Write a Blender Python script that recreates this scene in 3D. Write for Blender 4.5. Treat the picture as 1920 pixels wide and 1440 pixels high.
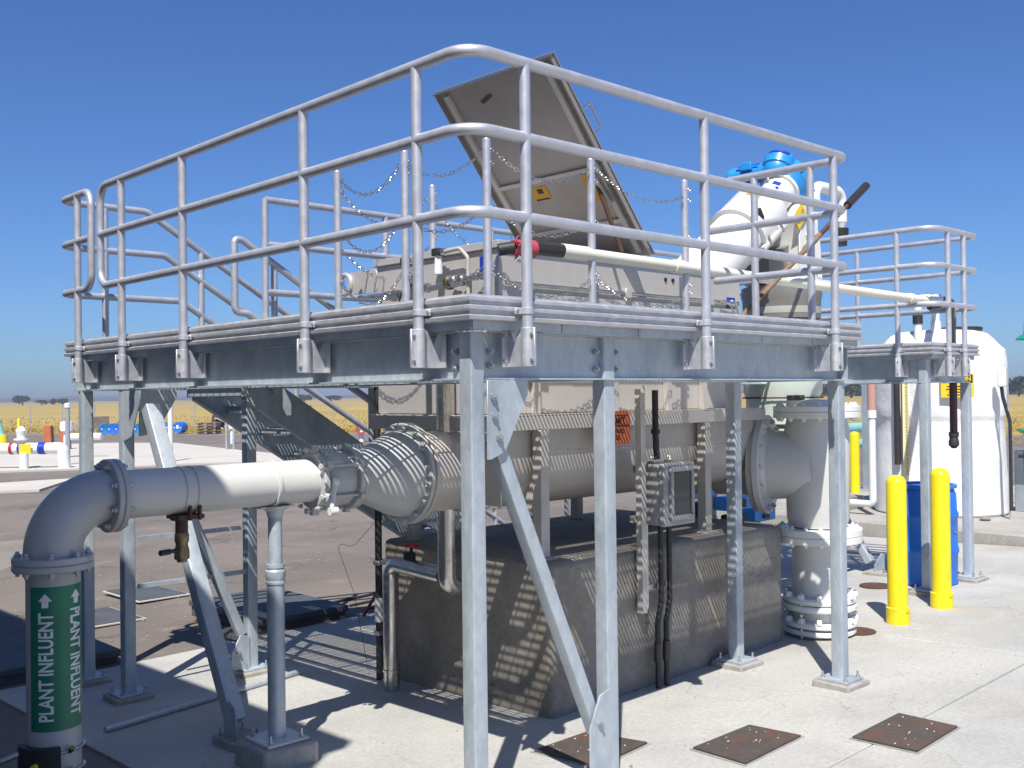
import bpy, bmesh, math, random
from mathutils import Vector, Matrix
random.seed(7)
PI=math.pi
S=bpy.context.scene
for o in list(bpy.data.objects): bpy.data.objects.remove(o)
# ---------------------------------------------------------------- camera, sky, sun, exposure
cam=bpy.data.objects.new('camera',bpy.data.cameras.new('camera'))
S.collection.objects.link(cam); S.camera=cam
yaw,pitch,roll=math.radians(46.5),math.radians(.604),math.atan(.0119)
F=Vector((math.cos(yaw)*math.cos(pitch),math.sin(yaw)*math.cos(pitch),math.sin(pitch)))
R0=Vector((math.sin(yaw),-math.cos(yaw),0)); U0=R0.cross(F)
R_=R0*math.cos(roll)-U0*math.sin(roll); U_=R0*math.sin(roll)+U0*math.cos(roll)
m=Matrix((R_,U_,-F)).transposed().to_4x4(); m.translation=Vector((0,0,1.85))
cam.matrix_world=m
cam.data.sensor_width=36; cam.data.lens=1953/1920*36; cam.data.clip_start=.05; cam.data.clip_end=6000
KX,KY=.54,.45
to_sun=Vector((-KX,-KY,1)).normalized()
elev=math.asin(to_sun.z); az=math.atan2(to_sun.x,to_sun.y)
W=bpy.data.worlds.new('World'); S.world=W; W.use_nodes=True
nt=W.node_tree; nt.nodes.clear()
sky=nt.nodes.new('ShaderNodeTexSky'); sky.sky_type='NISHITA'; sky.sun_disc=False
sky.sun_elevation=elev; sky.sun_rotation=az%(2*PI); sky.altitude=0; sky.air_density=1.0; sky.dust_density=.4; sky.ozone_density=3.0
bg=nt.nodes.new('ShaderNodeBackground'); bg.inputs[1].default_value=.062
ow=nt.nodes.new('ShaderNodeOutputWorld'); hs=nt.nodes.new('ShaderNodeMix'); hs.data_type='RGBA'; hs.blend_type='MULTIPLY'; hs.inputs[0].default_value=1; hs.inputs[7].default_value=(.60,.90,1.42,1); nt.links.new(sky.outputs[0],hs.inputs[6]); nt.links.new(hs.outputs[2],bg.inputs[0]); nt.links.new(bg.outputs[0],ow.inputs[0])
sun=bpy.data.objects.new('sun',bpy.data.lights.new('sun','SUN')); S.collection.objects.link(sun)
sun.data.energy=5.0; sun.data.angle=math.radians(.45); sun.data.color=(1,.96,.89)
sun.rotation_euler=to_sun.to_track_quat('Z','Y').to_euler(); sun.location=(-5,-5,12)
S.view_settings.view_transform='Standard'; S.view_settings.look='None'; S.view_settings.exposure=.42; S.view_settings.gamma=1
S.view_settings.use_curve_mapping=False

# ---------------------------------------------------------------- materials
def mat(name,col,rough=.5,metal=0,c2=None,scale=5,detail=6,lo=.35,hi=.65,bump=0,bscale=60,bdist=.01,spec=.5,rvar=0,stretch=None,c3=None,scale3=1,lo3=.55,hi3=.75,coat=0,coord='pos',vor=0,crack=None,speck=0):
    M=bpy.data.materials.new(name); M.use_nodes=True; n=M.node_tree.nodes; l=M.node_tree.links
    b=n['Principled BSDF']; b.inputs['Roughness'].default_value=rough; b.inputs['Metallic'].default_value=metal
    b.inputs['Specular IOR Level'].default_value=spec
    if coat: b.inputs['Coat Weight'].default_value=coat; b.inputs['Coat Roughness'].default_value=.15
    b.inputs['Base Color'].default_value=(*col,1)
    if coord=='pos': g=n.new('ShaderNodeNewGeometry'); src=g.outputs['Position']
    else: g=n.new('ShaderNodeTexCoord'); src=g.outputs['Object']
    if stretch:
        mp=n.new('ShaderNodeMapping'); mp.inputs['Scale'].default_value=stretch; l.new(src,mp.inputs['Vector']); src=mp.outputs['Vector']
    last=None
    if c2:
        t=n.new('ShaderNodeTexNoise'); t.inputs['Scale'].default_value=scale; t.inputs['Detail'].default_value=detail; t.inputs['Roughness'].default_value=.6
        l.new(src,t.inputs['Vector'])
        r=n.new('ShaderNodeMapRange'); r.inputs['From Min'].default_value=lo; r.inputs['From Max'].default_value=hi; l.new(t.outputs['Fac'],r.inputs['Value'])
        fac=r.outputs['Result']
        if vor:
            v=n.new('ShaderNodeTexVoronoi'); v.inputs['Scale'].default_value=vor; l.new(src,v.inputs['Vector'])
            sp=n.new('ShaderNodeSeparateColor'); l.new(v.outputs['Color'],sp.inputs[0])
            ad=n.new('ShaderNodeMath'); ad.operation='MULTIPLY_ADD'; ad.inputs[1].default_value=.5; l.new(sp.outputs[0],ad.inputs[0])
            m2=n.new('ShaderNodeMath'); m2.operation='MULTIPLY'; m2.inputs[1].default_value=.5; l.new(fac,m2.inputs[0]); l.new(m2.outputs[0],ad.inputs[2]); fac=ad.outputs[0]
        x=n.new('ShaderNodeMix'); x.data_type='RGBA'; x.inputs[6].default_value=(*col,1); x.inputs[7].default_value=(*c2,1); l.new(fac,x.inputs[0]); last=x.outputs[2]
        if c3:
            t3=n.new('ShaderNodeTexNoise'); t3.inputs['Scale'].default_value=scale3; t3.inputs['Detail'].default_value=7; t3.inputs['Roughness'].default_value=.65; l.new(src,t3.inputs['Vector'])
            r3=n.new('ShaderNodeMapRange'); r3.inputs['From Min'].default_value=lo3; r3.inputs['From Max'].default_value=hi3; l.new(t3.outputs['Fac'],r3.inputs['Value'])
            x3=n.new('ShaderNodeMix'); x3.data_type='RGBA'; l.new(last,x3.inputs[6]); x3.inputs[7].default_value=(*c3,1); l.new(r3.outputs['Result'],x3.inputs[0]); last=x3.outputs[2]
        if crack:   # (scale, width, colour, strength)
            nd=n.new('ShaderNodeTexNoise'); nd.inputs['Scale'].default_value=crack[0]*2.5; nd.inputs['Detail'].default_value=6; l.new(src,nd.inputs['Vector'])
            va=n.new('ShaderNodeVectorMath'); va.operation='MULTIPLY_ADD'; va.inputs[1].default_value=(1.1/crack[0],)*3; l.new(nd.outputs['Color'],va.inputs[0]); l.new(src,va.inputs[2])
            vc=n.new('ShaderNodeTexVoronoi'); vc.feature='DISTANCE_TO_EDGE'; vc.inputs['Scale'].default_value=crack[0]; l.new(va.outputs[0],vc.inputs['Vector'])
            rc_=n.new('ShaderNodeMapRange'); rc_.inputs['From Min'].default_value=0; rc_.inputs['From Max'].default_value=crack[1]; rc_.inputs['To Min'].default_value=1; rc_.inputs['To Max'].default_value=0; l.new(vc.outputs['Distance'],rc_.inputs['Value'])
            nb=n.new('ShaderNodeTexNoise'); nb.inputs['Scale'].default_value=crack[0]*1.3; l.new(src,nb.inputs['Vector'])
            rb=n.new('ShaderNodeMapRange'); rb.inputs['From Min'].default_value=.45; rb.inputs['From Max'].default_value=.6; rb.inputs['To Max'].default_value=crack[3]; l.new(nb.outputs['Fac'],rb.inputs['Value'])
            mm=n.new('ShaderNodeMath'); mm.operation='MULTIPLY'; l.new(rc_.outputs['Result'],mm.inputs[0]); l.new(rb.outputs['Result'],mm.inputs[1])
            xc=n.new('ShaderNodeMix'); xc.data_type='RGBA'; l.new(last,xc.inputs[6]); xc.inputs[7].default_value=(*crack[2],1); l.new(mm.outputs[0],xc.inputs[0]); last=xc.outputs[2]
        if speck:
            ns=n.new('ShaderNodeTexNoise'); ns.inputs['Scale'].default_value=speck; ns.inputs['Detail'].default_value=3; l.new(src,ns.inputs['Vector'])
            rs_=n.new('ShaderNodeMapRange'); rs_.inputs['From Min'].default_value=.25; rs_.inputs['From Max'].default_value=.75; rs_.inputs['To Min'].default_value=.86; rs_.inputs['To Max'].default_value=1.12; l.new(ns.outputs['Fac'],rs_.inputs['Value'])
            xs_=n.new('ShaderNodeMix'); xs_.data_type='RGBA'; xs_.blend_type='MULTIPLY'; xs_.inputs[0].default_value=1; l.new(last,xs_.inputs[6]); l.new(rs_.outputs['Result'],xs_.inputs[7]); last=xs_.outputs[2]
        l.new(last,b.inputs['Base Color'])
        if rvar:
            rr=n.new('ShaderNodeMapRange'); rr.inputs['To Min'].default_value=max(0,rough-rvar); rr.inputs['To Max'].default_value=min(1,rough+rvar); l.new(fac,rr.inputs['Value']); l.new(rr.outputs['Result'],b.inputs['Roughness'])
    if bump:
        t=n.new('ShaderNodeTexNoise'); t.inputs['Scale'].default_value=bscale; t.inputs['Detail'].default_value=6; t.inputs['Roughness'].default_value=.7; l.new(src,t.inputs['Vector'])
        bp=n.new('ShaderNodeBump'); bp.inputs['Strength'].default_value=bump; bp.inputs['Distance'].default_value=bdist; l.new(t.outputs['Fac'],bp.inputs['Height']); l.new(bp.outputs['Normal'],b.inputs['Normal'])
    return M
GALV=mat('galvanised_steel',(.40,.45,.49),.48,.35,c2=(.52,.57,.61),scale=9,rvar=.1,bump=.08,bscale=90,vor=55,c3=(.28,.34,.40),scale3=4,lo3=.50,hi3=.75,stretch=(1,1,.45))
GALVF=mat('galvanised_far',(.36,.41,.45),.5,.5,c2=(.46,.51,.55),scale=4)
ALU=mat('satin_aluminium_pipe',(.50,.51,.56),.42,.5,c2=(.57,.58,.63),scale=14,rvar=.06,bump=.05,bscale=160)
ALUP=mat('mill_aluminium_bracket',(.50,.51,.54),.5,.55,c2=(.60,.60,.62),scale=20,rvar=.1,bump=.05,bscale=120)
SS=mat('stainless_sheet',(.58,.55,.53),.45,.35,c2=(.52,.495,.475),scale=3,rvar=.08,bump=.03,bscale=40,stretch=(1,1,.3))
SSD=mat('stained_stainless',(.55,.515,.475),.5,.2,c2=(.46,.43,.39),scale=2.2,rvar=.1,bump=.05,bscale=30)
SSB=mat('bright_stainless',(.66,.65,.63),.25,.95,c2=(.52,.50,.48),scale=10,rvar=.08,bump=.04,bscale=50)
BOLT=mat('zinc_bolt',(.55,.56,.57),.35,.8,c2=(.42,.43,.45),scale=80)
PAINT=mat('grey_white_pipe_paint',(.47,.475,.47),.38,0,c2=(.42,.425,.42),scale=4,bump=.06,bscale=35,coat=.2,c3=(.29,.27,.22),scale3=9,lo3=.66,hi3=.82)
PAINTB=mat('beige_white_pipe_paint',(.62,.615,.59),.42,0,c2=(.56,.555,.53),scale=4,bump=.06,bscale=30,coat=.1)
WHITE=mat('white_casing_paint',(.76,.755,.72),.35,0,c2=(.70,.695,.66),scale=3,bump=.03,bscale=30,coat=.2)
PVC=mat('cream_plastic_pipe',(.80,.78,.68),.45,0,c2=(.72,.68,.56),scale=3,stretch=(.6,3,3))
PVCW=mat('white_plastic_pipe',(.80,.80,.78),.35,0,c2=(.72,.72,.70),scale=6)
PVCG=mat('pale_green_pipe',(.62,.68,.60),.4,0,c2=(.56,.62,.54),scale=3)
TEAL=mat('teal_pipe_paint',(.25,.55,.52),.4,c2=(.22,.48,.46),scale=5)
SLAB=mat('concrete_slab',(.46,.45,.415),.85,0,c2=(.37,.365,.345),scale=1.1,detail=10,lo=.38,hi=.68,bump=.12,bscale=120,bdist=.004,c3=(.33,.275,.205),scale3=.7,lo3=.54,hi3=.82,crack=(.5,.006,(.22,.19,.16),.75),speck=45)
CONC=mat('far_concrete',(.55,.51,.45),.9,0,c2=(.48,.45,.40),scale=.6)
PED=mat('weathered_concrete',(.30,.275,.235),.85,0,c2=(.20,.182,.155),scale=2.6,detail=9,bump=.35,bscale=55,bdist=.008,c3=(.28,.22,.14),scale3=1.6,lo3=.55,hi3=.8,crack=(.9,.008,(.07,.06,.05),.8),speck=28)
CURB=mat('curb_concrete',(.40,.38,.345),.9,0,c2=(.33,.31,.28),scale=2,speck=30,c3=(.22,.19,.15),scale3=1.2,lo3=.55,hi3=.8,bump=.3,bscale=70,bdist=.006)
GROUT=mat('grout_pad',(.30,.28,.25),.9,0,c2=(.40,.38,.35),scale=12,bump=.6,bscale=40,bdist=.01)
ASPH=mat('dusty_asphalt',(.195,.166,.143),.95,0,c2=(.148,.127,.110),scale=.45,detail=10,lo=.4,hi=.62,bump=.5,bscale=110,bdist=.008,c3=(.27,.225,.19),scale3=2.4,lo3=.58,hi3=.75,crack=(.55,.035,(.085,.068,.058),.7),speck=90)
GRAV=mat('gravel_shoulder',(.24,.215,.18),.95,0,c2=(.17,.15,.13),scale=1.2,bump=.4,bscale=40)
FIELD=mat('dry_field',(.38,.265,.055),.95,0,c2=(.42,.32,.12),scale=.03,detail=8,lo=.40,hi=.62,c3=(.28,.19,.03),scale3=.12,lo3=.45,hi3=.75)
SOIL=mat('sub_base',(.05,.047,.042),.95)
BLACK=mat('black_rubber',(.018,.018,.02),.55,0,c2=(.03,.03,.032),scale=20)
DARKP=mat('black_plastic_pipe',(.03,.027,.026),.3,0,c2=(.045,.04,.038),scale=8)
GREYP=mat('grey_plastic_ring',(.20,.195,.185),.5,0,c2=(.16,.155,.15),scale=5)
RED=mat('red_valve_handle',(.42,.02,.02),.45,c2=(.34,.015,.015),scale=20)
REDP=mat('faded_red_coupling',(.50,.07,.09),.45,c2=(.42,.05,.07),scale=20)
BLUE=mat('blue_gearmotor_paint',(.02,.28,.70),.4,0,c2=(.02,.24,.62),scale=8,coat=.2)
DRUM=mat('blue_drum_plastic',(.015,.17,.62),.42,0,c2=(.012,.14,.54),scale=3,coat=.1,c3=(.04,.20,.6),scale3=9,lo3=.6,hi3=.8)
DRUM2=mat('faded_blue_drum',(.02,.16,.42),.5,0,c2=(.03,.24,.45),scale=2)
YEL=mat('yellow_bollard_plastic',(.82,.68,.01),.35,0,c2=(.76,.62,.01),scale=2,coat=.15,c3=(.55,.42,.05),scale3=8,lo3=.60,hi3=.8)
YELP=mat('yellow_label',(.82,.55,.02),.5); YELD=mat('amber_label',(.50,.27,.02),.5)
BLK=mat('black_print',(.02,.02,.02),.5); WPR=mat('white_print',(.8,.8,.78),.5)
GRN=mat('green_pipe_label',(.004,.20,.105),.35,c2=(.004,.17,.09),scale=8)
BLUL=mat('blue_label',(.01,.04,.36),.4); ORG=mat('orange_sign',(.56,.125,.04),.5,c2=(.50,.105,.035),scale=6)
RUST=mat('rusty_steel_cover',(.085,.070,.062),.75,.2,c2=(.19,.066,.032),scale=5,detail=9,lo=.5,hi=.72,bump=.6,bscale=70,bdist=.006,c3=(.11,.095,.085),scale3=22,lo3=.45,hi3=.7)
RUSTP=mat('rusty_brown_steel',(.13,.060,.035),.7,.2,c2=(.08,.05,.035),scale=14)
WOOD=mat('worn_wood_handle',(.26,.17,.10),.7,c2=(.17,.11,.07),scale=8,stretch=(1,1,5))
PALW=mat('grey_pallet_wood',(.24,.20,.165),.85,c2=(.17,.14,.115),scale=4)
BOXG=mat('grey_enclosure',(.33,.33,.33),.45,.1,c2=(.29,.29,.29),scale=8)
GLASS=mat('dark_window_glass',(.045,.048,.055),.22,0,spec=.4)
TANKM=mat('insulated_tank_skin',(.82,.815,.79),.5,0,c2=(.77,.765,.74),scale=2.5,bump=.35,bscale=2.2,bdist=.05,c3=(.62,.60,.55),scale3=1.3,lo3=.62,hi3=.9)
GREEN=mat('green_shower_plastic',(.005,.28,.17),.4)
SLATE=mat('vault_top',(.10,.105,.115),.7,.1,c2=(.075,.08,.09),scale=4,bump=.3,bscale=60)
BRASS=mat('brass_fitting',(.35,.26,.12),.35,.9,c2=(.20,.15,.09),scale=30)
LEAF=mat('distant_foliage',(.045,.062,.030),.9,c2=(.075,.09,.045),scale=.6); LEAFB=mat('far_foliage',(.05,.065,.045),.9,c2=(.08,.095,.065),scale=.6)
BARK=mat('bark',(.08,.06,.045),.9); HILL=mat('hill_scrub',(.07,.08,.06),.95,c2=(.10,.105,.07),scale=.02)
STUC=mat('shed_wall_sheet',(.45,.42,.36),.7,c2=(.40,.37,.32),scale=1)
CREAM=mat('cream_gauge',(.78,.68,.36),.5); PINK=mat('reddish_pipe',(.48,.27,.22),.5); OLIVE=mat('olive_hose',(.22,.21,.15),.5); DORG=mat('faded_orange',(.42,.13,.05),.7,c2=(.34,.10,.04),scale=6); MAR=mat('maroon_hose',(.09,.035,.045),.5)
TAUPE=mat('lid_underside',(.37,.34,.315),.5,.45,c2=(.31,.285,.265),scale=1.8,rvar=.1,c3=(.24,.215,.195),scale3=4,lo3=.62,hi3=.85)

# ---------------------------------------------------------------- mesh builder
COL=S.collection
class MB:
    def __init__(s): s.v=[]; s.f=[]; s.sm=[]
    def add(s,vs,fs,smooth=False):
        n=len(s.v); s.v+=[tuple(v) for v in vs]; s.f+=[tuple(i+n for i in f) for f in fs]; s.sm+=[smooth]*len(fs); return s
    def box(s,x0,x1,y0,y1,z0,z1):
        return s.add([(x0,y0,z0),(x1,y0,z0),(x1,y1,z0),(x0,y1,z0),(x0,y0,z1),(x1,y0,z1),(x1,y1,z1),(x0,y1,z1)],
          [(0,3,2,1),(4,5,6,7),(0,1,5,4),(1,2,6,5),(2,3,7,6),(3,0,4,7)])
    def obox(s,c,ax,ay,az_):   # centre and three half axes
        c=Vector(c);ax=Vector(ax);ay=Vector(ay);az_=Vector(az_); vs=[c+ax*i+ay*j+az_*k for k in(-1,1) for i,j in((-1,-1),(1,-1),(1,1),(-1,1))]
        return s.add(vs,[(0,3,2,1),(4,5,6,7),(0,1,5,4),(1,2,6,5),(2,3,7,6),(3,0,4,7)])
    def prism(s,poly,o,u,v,w,smooth=False):   # poly in (u,v), extruded by vector w from origin o
        o=Vector(o);u=Vector(u);v=Vector(v);w=Vector(w); n=len(poly)
        a=[o+u*p[0]+v*p[1] for p in poly]; b=[q+w for q in a]
        fs=[tuple(range(n))[::-1],tuple(range(n,2*n))]; 
        s.add(a+b,fs); base=len(s.v)-2*n
        for i in range(n): s.f.append((base+i,base+(i+1)%n,base+n+(i+1)%n,base+n+i)); s.sm.append(smooth)
        return s
    def tube(s,pts,r,n=12,cap=True,rs=None):
        pts=[Vector(p) for p in pts]; k=len(pts); T=[]
        for i in range(k):
            a=pts[max(i-1,0)]; b=pts[min(i+1,k-1)]
            if 0<i<k-1: t=(pts[i]-a).normalized()+(b-pts[i]).normalized()
            else: t=b-a
            T.append(t.normalized())
        ref=Vector((0,0,1)) if abs(T[0].z)<.9 else Vector((1,0,0))
        N=(ref-T[0]*ref.dot(T[0])).normalized(); vs=[]
        for i in range(k):
            N=(N-T[i]*N.dot(T[i])).normalized(); B=T[i].cross(N)
            rr=rs[i] if rs else r
            if 0<i<k-1:
                d1=(pts[i]-pts[i-1]).normalized(); c=max(.5,T[i].dot(d1))
            else: c=1
            for j in range(n):
                a=2*PI*j/n; vs.append(pts[i]+(N*math.cos(a)+B*math.sin(a))*rr)
        fs=[(i*n+j,i*n+(j+1)%n,(i+1)*n+(j+1)%n,(i+1)*n+j) for i in range(k-1) for j in range(n)]
        s.add(vs,fs,True)
        if cap:
            b=len(s.v)-k*n; s.f.append(tuple(b+j for j in range(n))[::-1]); s.sm.append(False)
            s.f.append(tuple(b+(k-1)*n+j for j in range(n))); s.sm.append(False)
        return s
    def cyl(s,p0,p1,r,n=16,r2=None): return s.tube([p0,p1],r,n,True,[r,r if r2 is None else r2])
    def lathe(s,prof,o,ax=(0,0,1),n=24):  # prof: (dist along axis, radius)
        o=Vector(o);ax=Vector(ax).normalized(); ref=Vector((0,0,1)) if abs(ax.z)<.9 else Vector((1,0,0))
        N=(ref-ax*ref.dot(ax)).normalized(); B=ax.cross(N); vs=[]
        for d,r in prof:
            for j in range(n):
                a=2*PI*j/n; vs.append(o+ax*d+(N*math.cos(a)+B*math.sin(a))*max(r,.0004))
        k=len(prof)
        fs=[(i*n+j,i*n+(j+1)%n,(i+1)*n+(j+1)%n,(i+1)*n+j) for i in range(k-1) for j in range(n)]
        return s.add(vs,fs,True)
    def bolt(s,p,ax,r=.012,h=.012,L=0):
        p=Vector(p);ax=Vector(ax).normalized(); s.tube([p,p+ax*h],r,6); 
        if L: s.tube([p+ax*h,p+ax*(h+L)],r*.55,8)
        return s
    def build(s,name,m,parent=None,bevel=0,seg=2,**tags):
        me=bpy.data.meshes.new(name); me.from_pydata(s.v,[],s.f); me.update()
        me.polygons.foreach_set('use_smooth',[True]*len(s.f))
        try: me.set_sharp_from_angle(angle=math.radians(38))
        except Exception: me.polygons.foreach_set('use_smooth',s.sm)
        me.materials.append(m); o=bpy.data.objects.new(name,me); COL.objects.link(o)
        if parent:
            o.parent=parent; o.matrix_parent_inverse=WM(parent).inverted()
        if bevel:
            b=o.modifiers.new('bevel','BEVEL'); b.width=bevel; b.segments=seg; b.limit_method='ANGLE'; b.angle_limit=math.radians(50); b.harden_normals=False
        tag(o,**tags); return o
def WM(o):
    mm=Matrix.LocRotScale(o.location,o.rotation_euler,o.scale)
    return WM(o.parent)@o.matrix_parent_inverse@mm if o.parent else mm
def tag(o,label=None,cat=None,group=None,kind=None):
    if label: o['label']=label
    if cat: o['category']=cat
    if group: o['group']=group
    if kind: o['kind']=kind
    return o
def thing(name,loc,label,cat,group=None):
    o=bpy.data.objects.new(name,None); COL.objects.link(o); o.location=loc; o.empty_display_size=.1
    return tag(o,label,cat,group)
def copy_tree(o,parent=None):
    c=o.copy(); COL.objects.link(c)
    if parent: c.parent=parent; c.matrix_parent_inverse=o.matrix_parent_inverse.copy()
    for ch in list(o.children): copy_tree(ch,c)
    return c
def place_copy(src,loc,label,rz=None):
    c=copy_tree(src); c.location=loc; c['label']=label
    if rz is not None: c.rotation_euler=(0,0,rz)
    return c
def bend(path,r=.1,n=7):   # round the corners of a polyline
    P=[Vector(p) for p in path]; out=[P[0]]
    for i in range(1,len(P)-1):
        a=(P[i-1]-P[i]); b=(P[i+1]-P[i]); la,lb=a.length,b.length; a.normalize(); b.normalize()
        ang=a.angle(b)
        if ang>PI-.02: out.append(P[i]); continue
        d=min(r/math.tan(ang/2),la*.48,lb*.48)
        p0=P[i]+a*d; p1=P[i]+b*d; rr=d*math.tan(ang/2); c=P[i]+(a+b).normalized()*(rr/math.sin(ang/2))
        u=(p0-c); w=(p1-c); th=u.angle(w); 
        for k in range(n+1):
            t=k/n; out.append(c+(u*math.sin((1-t)*th)+w*math.sin(t*th))/math.sin(th))
    out.append(P[-1]); return out
def gz(x,y): return .0175*(min(max(x,-6),12)-4.24)-.03*(min(y,8)-4.17)
def rsq(a,b,r,n=3):  # rounded rectangle polygon, half sizes a,b
    out=[]
    for cx,cy,s0 in((a-r,b-r,0),(-a+r,b-r,PI/2),(-a+r,-b+r,PI),(a-r,-b+r,1.5*PI)):
        for k in range(n+1): t=s0+PI/2*k/n; out.append((cx+r*math.cos(t),cy+r*math.sin(t)))
    return out
def text_mesh(body,size,bold=.0,narrow=1.0,name='t',cuts=0):
    cu=bpy.data.curves.new(name,'FONT'); cu.body=body; cu.size=size; cu.align_x='LEFT'; cu.offset=bold; cu.resolution_u=3
    ob=bpy.data.objects.new(name,cu); COL.objects.link(ob); dg=bpy.context.evaluated_depsgraph_get(); dg.update()
    me=ob.evaluated_get(dg).to_mesh(); vs=[(v.co.x*narrow,v.co.y) for v in me.vertices]; fs=[tuple(p.vertices) for p in me.polygons]
    ob.evaluated_get(dg).to_mesh_clear(); bpy.data.objects.remove(ob); bpy.data.curves.remove(cu)
    if cuts:
        b=bmesh.new(); V=[b.verts.new((x,y,0)) for x,y in vs]
        for f in fs:
            try: b.faces.new([V[i] for i in f])
            except ValueError: pass
        y0=min(v[1] for v in vs); y1=max(v[1] for v in vs)
        for k in range(1,cuts): bmesh.ops.bisect_plane(b,geom=b.verts[:]+b.edges[:]+b.faces[:],plane_co=(0,y0+(y1-y0)*k/cuts,0),plane_no=(0,1,0))
        b.verts.index_update(); vs=[(v.co.x,v.co.y) for v in b.verts]; fs=[tuple(v.index for v in f.verts) for f in b.faces]; b.free()
    return vs,fs
def flat_text(body,size,o,u,v,name,m,parent,bold=0,narrow=1,off=.0015):
    vs,fs=text_mesh(body,size,bold,narrow); o=Vector(o);u=Vector(u).normalized();v=Vector(v).normalized(); nn=u.cross(v)*off
    M=MB(); M.add([o+u*a+v*b+nn for a,b in vs],fs); return M.build(name,m,parent)

# ---------------------------------------------------------------- ground
def sheet(name,polys,m,kind='structure'):
    M=MB()
    for p in polys: M.add(p,[tuple(range(len(p)))])
    return M.build(name,m,None,kind=kind)
sheet('ground',[[(-3000,-3000,-.24),(3000,-3000,-.24),(3000,3000,-.24),(-3000,3000,-.24)]],FIELD)
slab=MB(); 
slab_root=MB().box(-6,11.9,-6,7.64,-.9,-.35).build('concrete_pad',SOIL,None,kind='structure')
for (x0,x1) in((2.29,7.2),(7.2,11.88)):
    for (y0,y1) in((-6,2.6),(2.6,7.65)):
        e=.004; a=[(x0+e,y0+e),(x1-e,y0+e),(x1-e,y1-e),(x0+e,y1-e)]
        top=[(p[0],p[1],gz(*p)) for p in a]; bot=[(p[0],p[1],gz(*p)-.18) for p in a]
        MB().add(top+bot,[(0,1,2,3),(7,6,5,4),(0,4,5,1),(1,5,6,2),(2,6,7,3),(3,7,4,0)]).build('slab_panel',SLAB,slab_root,bevel=.004,seg=1)
xs=[-40,-6,12,45]
ap=[]
for i in range(3):
    for (ya,yb) in((7.65,8),(8,20)):
        f=lambda x,y:(x,y,-.15 if y>=20 else gz(x,y)-.012)
        ap.append([f(xs[i],ya),f(xs[i+1],ya),f(xs[i+1],yb),f(xs[i],yb)])
h_=lambda x,y:(x,y,gz(x,y)-.014)
ap.append([h_(-40,-8),h_(-6,-8),h_(-6,7.65),h_(-40,7.65)]); ap.append([h_(-6,-8),h_(2.286,-8),h_(2.286,7.65),h_(-6,7.65)])
sheet('asphalt_yard',ap,ASPH)
sheet('road',[[(-40,20,-.15),(38,20,-.15),(37,32,-.15),(31,47.5,-.15),(21,64,-.15),(5,90,-.15),(-40,120,-.15)]],ASPH)
sheet('gravel_shoulder',[[(-40,8,-.2),(50,8,-.2),(45,34,-.2),(33,51,-.2),(22.5,70,-.2),(8,96,-.2),(-40,140,-.2)]],GRAV)
sheet('yard_right',[[(11.9,-8,-.06),(32,-8,-.06),(36,7.6,-.06),(11.9,7.6,-.06)]],CONC)
def thick(name,poly,z1,z0,m,**k):
    M=MB(); M.prism(poly,(0,0,z0),(1,0,0),(0,1,0),(0,0,z1-z0)); return M.build(name,m,None,**k)
thick('concrete_apron',[(5,33),(9.4,31),(11.33,30.2),(14.5,29.6),(17.5,28.1),(19,31.2),(19.7,36.2),(21.1,44.1),(19.3,47),(15.1,48.4),(5,49)],-.10,-.3,CONC,kind='structure')
thick('concrete_walk',[(2,26.6),(8.25,26.5),(10,26.5),(8.2,23.75),(7.5,24.06),(2,25.5)],-.10,-.3,CONC,kind='structure')
# curbed containment pad on the right
M=MB(); M.box(11.9,18,3.0,8.6,-.3,.245)
M.build('containment_pad',CURB,None,bevel=.015,kind='structure')
# in-ground utility lids in the asphalt
for i,(q,lb) in enumerate((([(4.318,10.711),(4.851,10.717),(4.88,9.894),(4.335,9.877)],'flat rectangular utility lid in the asphalt, farther of two'),([(3.5,9.86),(4.06,9.907),(4.085,9.141),(3.5,9.135)],'flat rectangular utility lid in the asphalt, nearer of two'))):
    cx=sum(p[0] for p in q)/4; cy=sum(p[1] for p in q)/4; zz=-.012+gz(cx,8)+(-.15-gz(cx,8))*(cy-8)/12
    t=thing('utility_lid',(cx,cy,zz),lb,'utility lid','utility lids in the asphalt')
    MB().prism([(p[0],p[1]) for p in q],(0,0,zz),(1,0,0),(0,1,0),(0,0,.01)).build('frame',CONC,t)
    MB().prism([(cx+(p[0]-cx)*.92,cy+(p[1]-cy)*.92) for p in q],(0,0,zz+.002),(1,0,0),(0,1,0),(0,0,.015)).build('cover_plate',SLATE,t)
# raised vaults
for (x0,x1,y0,y1,lb) in((4.42,5.3,7.72,9.0,'low dark flat-topped concrete vault on the asphalt behind the pipe stand'),(2.0,3.27,7.76,8.55,'low dark flat-topped concrete vault behind the green labelled pipe')):
    zz=gz((x0+x1)/2,8)-.02
    t=thing('vault_box',((x0+x1)/2,(y0+y1)/2,zz),lb,'vault','low concrete vaults')
    MB().box(x0+.02,x1-.02,y0+.02,y1-.02,zz-.2,zz+.08).build('vault_body',SLATE,t)
    MB().box(x0,x1,y0,y1,zz+.08,zz+.13).build('cover_slab',SLATE,t,bevel=.006)
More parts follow.
